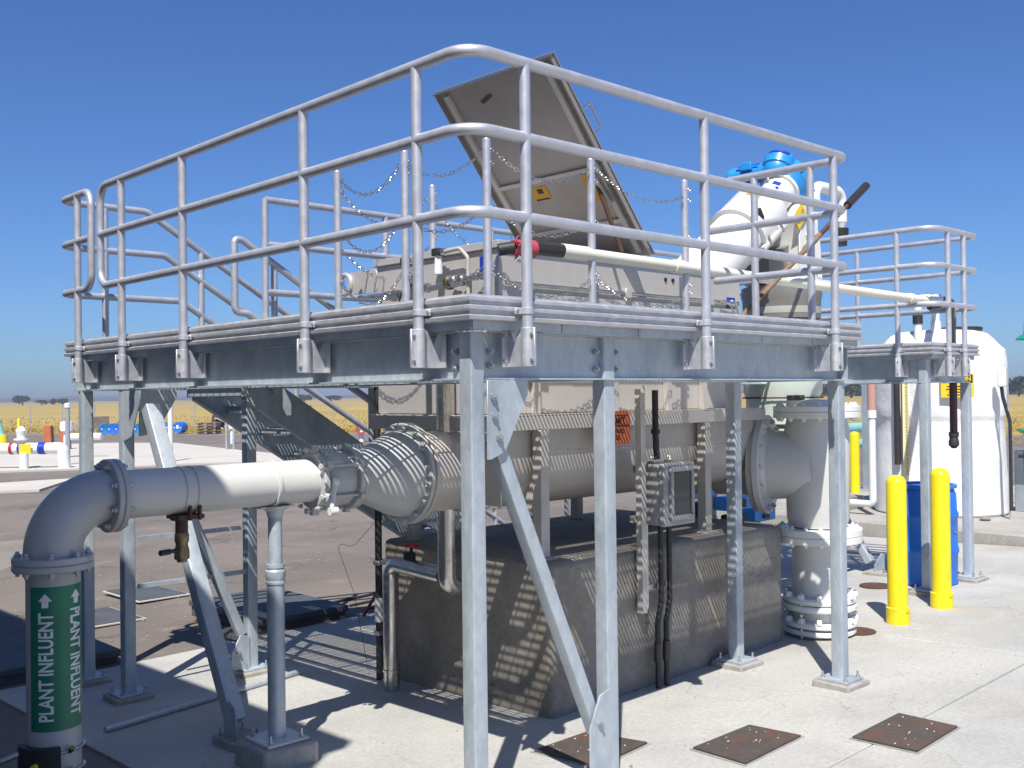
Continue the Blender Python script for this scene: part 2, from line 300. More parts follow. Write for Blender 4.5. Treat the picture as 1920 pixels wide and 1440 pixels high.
# rusty steel covers with speckles in the slab
for (q,lb) in (([(4.818, 3.24), (4.834, 2.931), (4.301, 2.917), (4.328, 3.255)],'rusty square steel cover in the slab, middle one of three'),([(5.488, 2.723), (5.458, 2.381), (4.966, 2.371), (4.968, 2.721)],'rusty square steel cover in the slab, rightmost of three'),([(3.788, 3.864), (4.184, 3.853), (4.253, 3.483), (3.82, 3.45)],'rusty square steel cover in the slab, half hidden behind the braced column')):
    cx=sum(p[0] for p in q)/4; cy=sum(p[1] for p in q)/4; zz=gz(cx,cy)
    t=thing('floor_cover',(cx,cy,zz),lb,'floor cover','rusty floor covers in the slab')
    def Q(k,dz): return [(cx+(p[0]-cx)*k,cy+(p[1]-cy)*k,gz(cx+(p[0]-cx)*k,cy+(p[1]-cy)*k)+dz) for p in q]
    a=Q(1.06,.003)+Q(1,.003); MB().add(a,[(0,1,5,4),(1,2,6,5),(2,3,7,6),(3,0,4,7)]).build('frame',GROUT,t)
    a=Q(.985,.004)+Q(.985,.012); MB().add(a,[(4,5,6,7)[::-1],(0,1,5,4),(1,2,6,5),(2,3,7,6),(3,0,4,7)]).build('cover_plate',RUST,t)
    M=MB()
    for k in range(14):
        u,v=random.uniform(.05,.95),random.uniform(.05,.95); r=random.uniform(.0015,.0045)
        A,B,C_,D=[Vector(p) for p in Q(.98,.012)]; p=(A*(1-u)+B*u)*(1-v)+(D*(1-u)+C_*u)*v
        M.obox(p,(r,r*.3,0),(-r*.3,r*.8,0),(0,0,r*.4))
    M.build('pebble_chips',WPR,t,kind='stuff')
# loose grit on the slab and yard
M=MB()
for k in range(900):
    if k%2: x,y=random.uniform(3,10),random.uniform(1.5,7.5); zz=gz(x,y)
    else: x,y=random.uniform(2.5,9),random.uniform(7.8,13); zz=-.012+gz(x,8)+(-.15-gz(x,8))*(max(y,8)-8)/12
    r=random.uniform(.002,.006) if k%2 else random.uniform(.003,.010)
    a=random.uniform(0,PI); M.obox((x,y,zz+r*.3),(r*math.cos(a),r*math.sin(a),0),(-r*math.sin(a)*.6,r*math.cos(a)*.6,0),(0,0,r*.5))
M.build('loose_grit',GROUT,None,kind='stuff',label='pale grit scattered on the slab and the asphalt',cat='grit')

# ---------------------------------------------------------------- platform steelwork
DZ=2.16   # deck level
plat=thing('work_platform',(2.9,3.3,0),'galvanised steel work platform around the stainless tank, grating deck on square columns','platform')
def beam_x(y,x0,x1,face,parent,m=GALV,z0=1.915,z1=2.12,w=.075):   # channel along x; web on 'face' side (-1 web toward -y)
    t=.009; M=MB(); ya=y; yb=y-face*w
    M.box(x0,x1,min(ya,ya-face*t),max(ya,ya-face*t),z0+t,z1-t); M.box(x0,x1,min(ya,yb)-.0,max(ya,yb),z0,z0+t-.0005); M.box(x0,x1,min(ya,yb),max(ya,yb),z1-t+.0005,z1); return M.build('beam',m,parent)
def beam_y(x,y0,y1,face,parent,m=GALV,z0=1.915,z1=2.12,w=.075):
    t=.009; M=MB(); xa=x; xb=x-face*w
    M.box(min(xa,xa-face*t),max(xa,xa-face*t),y0,y1,z0+t,z1-t); M.box(min(xa,xb),max(xa,xb),y0,y1,z0,z0+t-.0005); M.box(min(xa,xb),max(xa,xb),y0,y1,z1-t+.0005,z1); return M.build('beam',m,parent)
def ibeam_y(x,y0,y1,parent,w=.05):
    M=MB(); t=.008; M.box(x-t/2,x+t/2,y0,y1,1.915+t,2.12-t); M.box(x-w,x+w,y0,y1,1.915,1.915+t-.0005); M.box(x-w,x+w,y0,y1,2.12-t+.0005,2.12); return M.build('beam',GALV,parent)
def ibeam_x(y,x0,x1,parent,w=.05,m=GALV):
    M=MB(); t=.008; M.box(x0,x1,y-t/2,y+t/2,1.915+t,2.12-t); M.box(x0,x1,y-w,y+w,1.915,1.915+t-.0005); M.box(x0,x1,y-w,y+w,2.12-t+.0005,2.12); return M.build('beam',m,parent)
# wide-flange perimeter beams
ibeam_y(2.86,3.30,7.34,plat); ibeam_x(3.26,2.92,5.84,plat)
ibeam_y(3.72,3.33,7.34,plat); ibeam_x(3.93,2.92,5.84,plat); ibeam_x(7.38,2.80,3.86,plat)
ibeam_y(5.86,3.20,4.16,plat)
MB().prism([(5.945,3.44),(6.2,3.44),(6.8,3.78),(6.95,4.4),(5.945,4.4)],(0,0,2.13),(1,0,0),(0,1,0),(0,0,.012)).build('deck_plate',GALV,plat); ibeam_x(5.75,3.86,8.7,plat); ibeam_x(6.42,3.86,8.7,plat)
def column(x,y,zt,parent,m=GALV,plate=True,rot=0):
    zb=gz(x,y)+.05; a=.038; M=MB(); M.prism(rsq(a,a,.007),(x,y,zb),(1,0,0),(0,1,0),(0,0,zt-zb)); c=M.build('column',m,parent)
    M=MB(); M.box(x-.1,x+.1,y-.1,y+.1,zb-.014,zb-.0005)
    M.build('base_plate',m,c,bevel=.002)
    MB().prism([(-.13,-.125),(.12,-.135),(.135,.12),(.03,.135),(-.12,.125)],(x,y,zb-.09),(1,0,0),(0,1,0),(0,0,.0755)).build('grout_bed',GROUT,c,bevel=.01)
    for sx in(-1,1):
        for sy in(-1,1): MB().bolt((x+sx*.075,y+sy*.075,zb),(0,0,1),.013,.012,.025).build('anchor_nut',BOLT,c)
    return c
COLS=[(2.865,3.262),(3.69,3.262),(5.83,3.262),(5.855,4.03),(2.855,6.67),(2.85,7.33),(3.715,6.62)]
for i,(x,y) in enumerate(COLS): column(x,y,2.113 if i<2 else 1.912,plat)
def plate(poly,o,u,v,th,parent,name='gusset_plate',m=GALV,bolts=()):
    u=Vector(u);v=Vector(v);w=u.cross(v).normalized()*th
    g=MB().prism(poly,o,u,v,w).build(name,m,parent,bevel=.0015,seg=1)
    for b in bolts:
        p=Vector(o)+u*b[0]+v*b[1]+w; MB().bolt(p,w,.016,.013,.012).build('bolt',BOLT,g)
    return g
# right-hand brace from the corner column to the foot of the second column (plane y = 3.25)
def brace(p0,p1,a,parent,wdir=(0,1,0)):
    p0=Vector(p0);p1=Vector(p1);d=(p1-p0); dn=d.normalized(); w=Vector(wdir).normalized(); u=dn.cross(w).normalized()
    return MB().prism(rsq(a,a,.006),p0,u,w,d).build('brace',GALV,parent)
brace((2.98,3.262,1.665),(3.605,3.262,.285),.032,plat)
plate([(0,0),(.235,0),(.235,-.06),(.10,-.30),(.02,-.33),(0,-.33)],(2.905,3.218,1.912),(1,0,0),(0,0,1),.008,plat,bolts=[(.03,-.07),(.035,-.15),(.06,-.24)])
plate([(0,0),(.13,0),(.13,.42),(.06,.40),(-.01,.26),(-.01,.03)],(3.52,3.218,gz(3.6,3.26)+.05),(1,0,0),(0,0,1),.008,plat,bolts=[(.055,.27)])
# left braces
brace((2.86,6.32,1.80),(2.86,5.27,.06),.045,plat,(1,0,0))
brace((2.95,6.62,1.80),(3.64,6.62,.20),.032,plat,(0,1,0))
plate([(0,0),(-.26,0),(-.26,-.05),(-.13,-.30),(-.02,-.33),(0,-.33)],(2.822,6.63,1.912),(0,1,0),(0,0,1),-.008,plat,bolts=[])
plate([(0,0),(.26,0),(.26,-.05),(.12,-.28),(.02,-.30),(0,-.30)],(2.90,6.585,1.912),(1,0,0),(0,0,1),.008,plat,bolts=[(.03,-.16),(.05,-.24)])
plate([(-.06,0),(.09,0),(.09,.10),(.03,.20),(-.04,.16)],(2.822,5.23,gz(2.86,5.2)+.045),(0,1,0),(0,0,1),-.010,plat,name='foot_plate',bolts=[])
MB().box(2.76,2.96,5.12,5.36,gz(2.86,5.2)-.02,gz(2.86,5.2)+.045).build('brace_base',GROUT,plat,bevel=.008)
for sx,sy in((-.07,-.08),(.07,.08),(-.07,.08),(.07,-.08)): MB().bolt((2.86+sx,5.24+sy,gz(2.86,5.2)+.045),(0,0,1),.013,.012,.03).build('anchor_nut',BOLT,plat)
plate([(-.02,0),(.12,0),(.12,.22),(.05,.24),(-.02,.12)],(3.56,6.58,gz(3.6,6.6)+.05),(1,0,0),(0,0,1),.008,plat,bolts=[(.03,.12)])
# thin rods between stair-side columns
for z_ in(.93,.62): MB().box(2.9,3.68,6.60,6.625,z_,z_+.028).build('tie_angle',GALV,plat)
# beam end bolts near the columns
for (x,z_) in((2.955,2.035),(2.955,1.975),(3.62,2.045),(3.62,1.965),(3.76,2.045),(3.76,1.965)):
    MB().bolt((x,3.249,z_),(0,-1,0),.015,.012,.01).build('beam_bolt',BOLT,plat)
for (y,z_) in((3.345,2.035),(3.345,1.965)): MB().bolt((2.852,y,z_),(-1,0,0),.015,.012,.01).build('beam_bolt',BOLT,plat)
# galvanised nosing angles that carry the deck edge (panel by panel)
def nosing(p0,p1,n,parent,m=GALV):
    p0=Vector(p0);p1=Vector(p1);d=p1-p0; nn=n
    for i in range(nn):
        a=p0+d*(i/nn)+d.normalized()*.003; b=p0+d*((i+1)/nn)-d.normalized()*.003
        c=(a+b)/2; h=(b-a)/2; s=Vector((-d.y,d.x,0)).normalized()
        MB().obox(c,h,s*.003,(0,0,.019)).build('deck_edge_angle',m,parent)
nosing((2.79,7.44,2.139),(2.79,3.175,2.139),5,plat); nosing((2.79,3.172,2.139),(5.93,3.172,2.139),6,plat)
# serrated bar grating, bars run along y
def grating(name,rects,parent,pitch=.030,bt=.0045,bh=.027,z1=DZ,rod=.10):
    M=MB()
    for (x0,x1,y0,y1) in rects:
        n=int((x1-x0)/pitch)
        for i in range(n+1): x=x0+i*pitch; M.box(x-bt/2,x+bt/2,y0,y1,z1-bh,z1)
        k=int((y1-y0)/rod)
        for j in range(k+1): y=y0+.02+j*rod; 
        for j in range(k): y=y0+.05+j*rod; M.box(x0,x1,y-.0035,y+.0035,z1-.008,z1-.0006)
        M.box(x0-.004,x1+.004,y0-.005,y0,z1-bh,z1); M.box(x0-.004,x1+.004,y1,y1+.005,z1-bh,z1)
    return M.build(name,GALV,parent,kind='stuff')
for r in((2.80,3.84,3.19,4.14),(3.86,4.85,3.19,4.14),(4.87,5.90,3.19,4.14),(2.80,3.84,4.16,5.20),(2.80,3.84,5.22,6.26),(2.80,3.70,6.28,7.42),(3.86,5.2,5.72,6.44),(5.22,6.8,5.72,6.44),(6.82,8.66,5.72,6.44)):
    grating('grating_panel',[r],plat)
# profiled toe plates (four-rib extrusion)
TP=[(0,2.155),(-.022,2.158),(-.026,2.172),(-.008,2.180),(-.008,2.192),(-.024,2.200),(-.024,2.212),(-.006,2.219),(-.006,2.230),(-.020,2.236),(-.020,2.248),(-.002,2.256),(0,2.262),(.006,2.262),(.006,2.155)]
def toe(p0,p1,out,parent,m=ALUP):
    p0=Vector(p0);p1=Vector(p1); out=Vector(out)
    return MB().prism([(-a,b) for a,b in TP],p0,out,(0,0,1),p1-p0).build('toe_plate',m,parent)
def toemit(parent,m=ALUP):   # mitred main corner as one mesh per side
    for (pa,pb,oa,ob_) in (((2.765,7.44,0),(2.765,3.155,0),(-1,0,0),(-1,-1,0)),((5.93,3.155,0),(2.765,3.155,0),(0,-1,0),(-1,-1,0))):
        n=len(TP); A=[Vector(pa)+Vector(oa)*(-a)+Vector((0,0,b)) for a,b in TP]; B=[Vector(pb)+Vector(ob_)*(-a)+Vector((0,0,b)) for a,b in TP]
        M=MB(); M.add(A+B,[tuple(range(n)),tuple(range(n,2*n))[::-1]]+[(i,(i+1)%n,n+(i+1)%n,n+i) for i in range(n)]); M.build('toe_plate',m,parent)
toemit(plat)
toe((2.765,7.44,0),(3.3,7.44,0),(0,1,0),plat); toe((5.93,3.155,0),(5.93,4.14,0),(1,0,0),plat)
toe((3.9,6.46,0),(8.66,6.46,0),(0,1,0),plat)

# ---------------------------------------------------------------- guardrails
RZ=(3.236,2.922,2.588)
def rail(path,parent,r=.0245,rad=.12,m=ALU): return MB().tube(bend(path,rad),r,14).build('rail',m,parent)
_post={}
def post(x,y,parent,inward,zt=3.225,m=ALU,zb=1.975,bracket=True):
    iv=Vector(inward)
    p=MB().tube([(x,y,zb),(x,y,zt)],.0235,14).build('post',m,parent)
    if bracket:
        # socket sleeve with gusset and mounting flange
        s=Vector((-iv.y,iv.x,0)); M=MB(); M.tube([(x,y,zb-.008),(x,y,zb+.155)],.0285,14)
        ax=Vector((x,y,0)); d=.115
        c=ax+iv*(d/2+.02); M.prism([(.02,zb-.008),(d,zb-.008),(d,zb+.15),(d-.01,zb+.15),(d-.035,zb+.09),(.05,zb+.15),(.02,zb+.15)][::1],ax+s*.003,iv,(0,0,1),-s*.006)
        M.box(*sorted((x+iv.x*d-abs(s.x)*.04-abs(iv.x)*.003, x+iv.x*d+abs(s.x)*.04+abs(iv.x)*.003)),*sorted((y+iv.y*d-abs(s.y)*.04-abs(iv.y)*.003,y+iv.y*d+abs(s.y)*.04+abs(iv.y)*.003)),zb-.008,zb+.15)
        M.prism([(-.045,zb-.008),(-.02,zb-.008),(-.02,zb+.155),(-.045,zb+.155)],ax+s*.006,iv,(0,0,1),-s*.012)
        b=M.build('socket_bracket',ALUP,p,bevel=.002,seg=1)
        for z_ in(zb+.02,zb+.125):
            MB().bolt(ax+iv*(-.034)+s*.006+Vector((0,0,z_)),s,.008,.008).build('bolt',BOLT,b)
            MB().bolt(ax+iv*(-.034)-s*.006+Vector((0,0,z_)),-s,.008,.008).build('bolt',BOLT,b)
            MB().bolt(ax+iv*(d-.004)+s*.028+Vector((0,0,z_)),-iv,.008,.008).build('bolt',BOLT,b)
        # clamp band at the toe plate
        M=MB(); M.tube([(x,y,2.185),(x,y,2.212)],.0285,14); 
        M.obox(ax+iv*(.02)+s*.0+Vector((0,0,2.1985)),iv*.005,s*.052,(0,0,.0135)); k=M.build('toe_clamp',ALUP,p,bevel=.0015,seg=1)
        for q in(-1,1): MB().bolt(ax+iv*.014+s*.045*q+Vector((0,0,2.1985)),-iv,.006,.008).build('bolt',BOLT,k)
    return p
gr=thing('guardrail',(2.72,3.10,DZ),'long three-bar aluminium guardrail wrapping the near corner of the platform','guardrail')
X0,Y0,X1=2.72,3.10,5.73
# top and bottom bars joined by a vertical loop at the left end
MB().tube(bend([(X1-.35,3.95,RZ[0]),(X1,3.95,RZ[0]),(X1,Y0,RZ[0]),(X0,Y0,RZ[0]),(X0,6.735,RZ[0]),(X0,6.735,RZ[2]),(X0,Y0,RZ[2]),(X1,Y0,RZ[2]),(X1,4.06,RZ[2])][1:],.11),.0245,14).build('rail',ALU,gr)
rail([(X1,4.10,RZ[1]),(X1,Y0,RZ[1]),(X0,Y0,RZ[1]),(X0,6.735,RZ[1])],gr,rad=.13)
for p in((X1,3.95,RZ[0]),(X1,4.10,RZ[1]),(X1,4.06,RZ[2])): MB().lathe([(0,.0245),(.012,.022),(.02,.012),(.023,0)],p,(0,1,0),14).build('rail_end_cap',ALU,gr)
for y in(3.43,4.305,5.575,6.41): post(X0,y,gr,(1,0,0))
for x in(3.035,4.285,5.545): post(x,Y0,gr,(0,1,0))
for y in(3.36,3.76): post(X1,y,gr,(1,0,0),bracket=False,zb=2.1)
# landing rail that runs on down the stair
lr=thing('guardrail',(2.72,7.1,DZ),'guardrail round the left landing that turns and slopes down along the stair','guardrail')
SL=.60
YF=7.42
def zst(x): return 2.09-.63*(x-3.7)
xe=6.9
for k,(zz,xb) in enumerate(((RZ[0],3.34),(RZ[1],3.48),(RZ[2],3.60))):
    if k!=1: pass
MB().tube(bend([(xe,YF,RZ[0]-SL*(xe-3.34)),(3.34,YF,RZ[0]),(X0,YF,RZ[0]),(X0,6.885,RZ[0]),(X0,6.885,RZ[2]),(X0,YF,RZ[2]),(3.60,YF,RZ[2]),(xe,YF,RZ[2]-SL*(xe-3.60))],.10),.0245,14).build('rail',ALU,lr)
MB().tube(bend([(xe,YF,RZ[1]-SL*(xe-3.48)),(3.48,YF,RZ[1]),(X0,YF,RZ[1]),(X0,6.885,RZ[1])],.10),.0245,14).build('rail',ALU,lr)
post(X0,7.12,lr,(1,0,0)); post(3.03,YF,lr,(0,-1,0),bracket=False,zb=2.0)
for x in(3.77,4.6,5.5,6.4,xe-.1): MB().tube([(x,YF,zst(x)-.1),(x,YF,RZ[0]-SL*(x-3.34)-.01)],.0235,12).build('post',ALU,lr)
# near stair rail
nr=thing('stair_handrail',(3.7,6.5,DZ),'looped two-bar handrail on the near side of the descending stair','handrail')
YN=6.52
MB().tube(bend([(xe,YN,2.95-SL*(xe-3.62)),(3.62,YN,2.95),(3.56,YN,2.95),(3.56,YN,2.44),(3.66,YN,2.44),(xe,YN,2.44-SL*(xe-3.66))],.085),.0245,14).build('rail',ALU,nr)
for x in(3.87,4.7,5.6,6.5,xe-.05): MB().tube([(x,YN,zst(x)-.1),(x,YN,2.95-SL*(x-3.62))],.0235,12).build('post',ALU,nr)
# back guardrail
br=thing('guardrail',(3.76,6.45,DZ),'straight three-bar guardrail along the back edge of the platform','guardrail')
for zz in RZ: rail([(3.76,6.45,zz),(8.69,6.45,zz)],br,rad=.05)
for x in(3.76,4.80,5.9,7.0,8.0): MB().tube([(x,6.45,2.05),(x,6.45,3.24)],.0235,12).build('post',ALU,br)

# ---------------------------------------------------------------- far platform arm
fp=thing('work_platform',(8.8,4.1,0),'smaller far arm of the platform with its own columns, beside the blue drum','platform')
def nos2(): nosing((8.75,6.40,2.139),(8.75,4.0,2.139),3,fp); nosing((8.75,3.995,2.139),(9.62,3.995,2.139),2,fp)
nos2()
ibeam_y(8.82,4.10,6.42,fp); ibeam_x(4.08,8.88,9.6,fp); ibeam_y(9.60,4.14,6.42,fp); ibeam_x(4.9,5.9,8.77,fp,m=GALV)
for (x,y) in((8.815,4.09),(9.63,4.08),(9.62,6.35),(8.82,6.35)): column(x,y,2.113 if x<9 and y<5 else 1.912,fp)
grating('grating_panel',[(8.77,9.62,4.02,5.2)],fp); grating('grating_panel',[(8.77,9.62,5.22,6.44)],fp); grating('grating_panel',[(5.94,7.3,4.62,5.3)],fp) if False else None
for (pa,pb,oa,ob_) in (((8.725,6.44,0),(8.725,3.98,0),(-1,0,0),(-1,-1,0)),((9.655,3.98,0),(8.725,3.98,0),(0,-1,0),(-1,-1,0))):
    n=len(TP); A=[Vector(pa)+Vector(oa)*(-a)+Vector((0,0,b)) for a,b in TP]; B=[Vector(pb)+Vector(ob_)*(-a)+Vector((0,0,b)) for a,b in TP]
    MB().add(A+B,[tuple(range(n)),tuple(range(n,2*n))[::-1]]+[(i,(i+1)%n,n+(i+1)%n,n+i) for i in range(n)]).build('toe_plate',ALUP,fp)
toe((9.655,3.98,0),(9.655,6.44,0),(1,0,0),fp)
fg=thing('guardrail',(8.69,3.93,DZ),'three-bar guardrail wrapping the far arm of the platform near the white tank','guardrail')
for zz in RZ: rail([(8.69,6.45,zz),(8.69,3.93,zz),(9.60,3.93,zz),(9.60,6.9,zz)],fg,rad=.13)
for y in(4.265,5.4): post(8.69,y,fg,(1,0,0),bracket=y<5)
for x in(8.95,9.27): post(x,3.93,fg,(0,1,0))
for y in(5.12,6.2): post(9.60,y,fg,(-1,0,0),bracket=False,zb=2.05)
# lower link rail between the arms (rail seen through the front railing)
# angled brace foot near the drum
t=thing('brace_foot',(9.58,4.92,gz(9.58,4.92)),'short galvanised angled brace foot on the slab between the white valve and the bollards','brace foot')
zz=gz(9.5,4.9)
_d=(Vector((9.6,6.15,1.85))-Vector((9.58,5.02,zz+.10))); _u=_d.normalized().cross(Vector((1,0,0))).normalized(); MB().prism(rsq(.038,.038,.006),(9.58,5.02,zz+.10),_u,(1,0,0),_d).build('strut',GALV,t)
MB().prism([(-.07,0),(.09,0),(.09,.14),(.02,.17),(-.07,.06)],(9.55,4.90,zz+.03),(1,-.3,0),(0,0,1),(.003,.01,0)).build('gusset_plate',GALV,t)
MB().box(9.42,9.70,4.78,5.02,zz-.01,zz+.03).build('base_plate',GROUT,t,bevel=.006)
for q in((9.46,4.82),(9.66,4.82),(9.66,4.98)): MB().bolt((*q,zz+.03),(0,0,1),.014,.012,.03).build('anchor_nut',BOLT,t)

# ---------------------------------------------------------------- stair
st=thing('staircase',(3.7,6.96,0),'galvanised steel stair descending behind the tank from the left landing','staircase')
xb=6.95
for y,sg in((6.56,1),(7.36,-1)):
    h=.245
    M=MB(); M.prism([(3.66,zst(3.66)-.28),(3.66,zst(3.66)),(xb,zst(xb)),(xb,zst(xb)-.28)],(0,y,0),(1,0,0),(0,0,1),(0,.007,0))
    M.prism([(3.66,zst(3.66)-.008),(3.66,zst(3.66)),(xb,zst(xb)),(xb,zst(xb)-.008)],(0,y-.06 if sg<0 else y+.0075,0),(1,0,0),(0,0,1),(0,.059 if sg<0 else .05,0))
    M.prism([(3.66,zst(3.66)-.28),(3.66,zst(3.66)-.272),(xb,zst(xb)-.272),(xb,zst(xb)-.28)],(0,y-.06 if sg<0 else y+.0075,0),(1,0,0),(0,0,1),(0,.059 if sg<0 else .05,0))
    M.build('stringer',GALV,st)
tread_me=None
for i in range(11):
    z_=2.16-(i+1)*.185; x=3.78+i*.294
    if tread_me is None:
        M=MB()
        for k in range(9): M.box(-.12+k*.03-.0025,-.12+k*.03+.0025,-.37,.37,-.032,0)
        M.box(-.135,.135,-.376,-.37,-.06,0); M.box(-.135,.135,.37,.376,-.06,0); M.box(-.145,-.13,-.37,.37,-.034,.001)
        for k in range(7): M.box(-.13,.13,-.3+k*.1-.003,-.3+k*.1+.003,-.008,-.001)
        o=M.build('tread',GALV,st); tread_me=o.data
    else:
        o=bpy.data.objects.new('tread',tread_me); COL.objects.link(o); o.parent=st; 
    o.parent=st; o.matrix_parent_inverse=Matrix.Identity(4); o.location=Vector((x,6.96,z_))-st.location
# landing cross channel
MB().box(3.62,3.655,6.55,7.37,1.86,2.115).build('landing_channel',GALV,st)

# ---------------------------------------------------------------- chain stanchions and chains
zt=3.225
STN=[(3.76,4.14,3.225,'guard stanchion at the near corner of the chained opening'),(3.60,4.65,3.225,'guard stanchion left of the sensor valves'),(3.607,5.33,3.225,'guard stanchion farthest left of the chained opening'),
     (4.55,4.10,3.225,'guard stanchion in front of the open lid'),(5.475,4.12,3.225,'guard stanchion right of the open lid'),(4.655,5.70,3.33,'short looking stanchion rising behind the tank box')]
eye=MB(); sp=None
for (x,y,z_,lb) in STN:
    if sp is None:
        sp=thing('chain_stanchion',(x,y,DZ),lb,'stanchion','aluminium stanchions that carry the chains')
        MB().tube([(x,y,DZ-.14),(x,y,z_)],.0235,14).build('post',ALU,sp)
        for zz in(3.17,3.10,2.86,2.55,2.50): MB().tube([(x+.022+.011*math.cos(a),y-.022,zz+.011*math.sin(a)) for a in [2*PI*k/10 for k in range(11)]],.003,6).build('eye_bolt',SSB,sp)
        MB().lathe([(0,.0235),(.006,.021),(.008,0)],(x,y,z_),(0,0,1),14).build('end_cap',ALU,sp)
    else: place_copy(sp,(x,y,DZ+z_-3.225),lb)
def chain(p0,p1,sag,label,L=.036,w=.0095,wr=.0028):
    p0=Vector(p0);p1=Vector(p1); n=40; P=[]
    for k in range(n+1):
        t=k/n; P.append(p0.lerp(p1,t)-Vector((0,0,4*sag*t*(1-t))))
    seg=[(P[i+1]-P[i]).length for i in range(n)]; tot=sum(seg); step=L-.0075; cnt=int(tot/step); M=MB()
    def at(d):
        for i,s in enumerate(seg):
            if d<=s: return P[i].lerp(P[i+1],d/s)
            d-=s
        return P[-1]
    for k in range(cnt):
        a=at(k*step); b=at(min(tot,k*step+step)); c=(a+b)/2; T=(b-a).normalized(); up=Vector((0,0,1)); B=T.cross(up).normalized(); Nn=B.cross(T)
        side=B if k%2 else Nn; side=(side+ (Nn if k%2 else B)*random.uniform(-.35,.35)).normalized()
        nn=T.cross(side); R=8; ring=[]
        for j in range(R):
            a_=2*PI*j/R; cx=math.cos(a_); sy=math.sin(a_); ring.append(c+T*(cx*(L/2-wr)+ (0.0))+side*sy*w)
        vs=[]
        for j in range(R):
            q=ring[j]; o=(q-c).normalized()
            for i in range(4): b_=PI/4+PI/2*i; vs.append(q+(o*math.cos(b_)+nn*math.sin(b_))*wr)
        M.add(vs,[(j*4+i,j*4+(i+1)%4,((j+1)%R)*4+(i+1)%4,((j+1)%R)*4+i) for j in range(R) for i in range(4)],True)
    return M.build('guard_chain',SSB,None,label=label,cat='chain',group='steel chains strung between the stanchions')
s=STN
for (zz,nm) in((3.17,'top'),(2.86,'middle'),(2.52,'bottom')):
    chain((s[0][0]+.03,s[0][1]-.02,zz),(s[3][0]-.03,s[3][1]-.02,zz),.12,'%s chain between the corner stanchion and the one before the open lid'%nm)
for (zz,nm) in((3.17,'top'),(2.52,'bottom')): chain((s[3][0]+.03,s[3][1]-.02,zz),(s[4][0]-.03,s[4][1]-.02,zz-.05),.10,'%s chain right of the open lid'%nm)
for (zz,nm) in((3.17,'top'),(2.86,'middle'),(2.55,'bottom')):
    chain((s[2][0],s[2][1]-.03,zz),(s[1][0],s[1][1]+.03,zz),.13 if nm=='top' else .16,'%s chain between the two stanchions left of the valves'%nm)
    chain((s[1][0],s[1][1]-.03,zz-.03),(s[0][0],s[0][1]+.03,zz),.09,'%s chain from the valves side to the near corner stanchion'%nm)
for (zz,nm) in((3.10,'upper'),(2.75,'lower')): chain((s[2][0]+.03,s[2][1],zz),(s[5][0]-.03,s[5][1],zz+.16),.20,'%s dark chain sweeping back over the tank box'%nm)
chain((s[5][0]+.03,s[5][1],3.20),(5.5,5.72,3.10),.22,'chain falling behind the open lid')
chain((7.6,5.7,3.02),(8.66,5.0,3.05),.14,'short chain beyond the white conveyor casing')

# ---------------------------------------------------------------- concrete pedestal
PZ=.885
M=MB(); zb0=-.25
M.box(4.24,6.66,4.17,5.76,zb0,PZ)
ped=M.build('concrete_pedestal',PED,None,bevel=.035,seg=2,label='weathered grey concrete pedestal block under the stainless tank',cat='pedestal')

# ---------------------------------------------------------------- stainless tank unit
tk=thing('screening_tank',(4.05,4.93,PZ),'long stainless steel receiving tank with rounded bottom on the concrete pedestal','tank')
XT0,XT1=4.06,6.62; yc=4.93; hw=.55
def uprof(hw,zt_,zb,r,n=12):
    P=[(-hw,zt_)]; zc=zb+r
    P.append((-hw,zb+r+.05))
    for k in range(n+1):
        a=PI+PI*k/n; ca,sa=math.cos(a),math.sin(a); P.append((hw*math.copysign(abs(ca)**.8,ca),zb+r+r*math.copysign(abs(sa)**.8,sa)))
    P.append((hw,zb+r+.05)); P.append((hw,zt_)); return P
U=uprof(hw-.0,1.66,1.15,.32)
M=MB(); M.prism([(p[0],p[1]) for p in U][::-1],(XT0,yc,0),(0,1,0),(0,0,1),(XT1-XT0,0,0),True); M.build('trough_body',SSD,tk)
# rim angle
M=MB(); y0=yc-hw-.075; y1=yc+hw+.075
for (a,b) in((y0,y0+.008),(y1-.008,y1)): M.box(XT0-.07,XT1+.05,a,b,1.645,1.725)
M.box(XT0-.07,XT1+.05,y0,yc-hw-.001,1.727,1.735); M.box(XT0-.07,XT1+.05,yc+hw+.001,y1,1.727,1.735)
M.box(XT0-.07,XT0-.062,y0+.009,y1-.009,1.645,1.726); M.box(XT0-.061,XT0-.001,y0+.009,y1-.009,1.727,1.735)
M.build('rim_flange',SS,tk,bevel=.002,seg=1)
# upper box walls
ux0,ux1,uy0,uy1,uz=4.08,6.50,4.40,5.58,2.70
M=MB(); M.box(ux0,ux1,uy0,uy1,1.737,uz); M.build('upper_housing',SS,tk,bevel=.004)
M=MB(); M.box(ux0-.02,ux1+.02,uy0-.02,uy1+.02,uz+.001,uz+.045); M.build('housing_top_frame',SS,tk,bevel=.003)
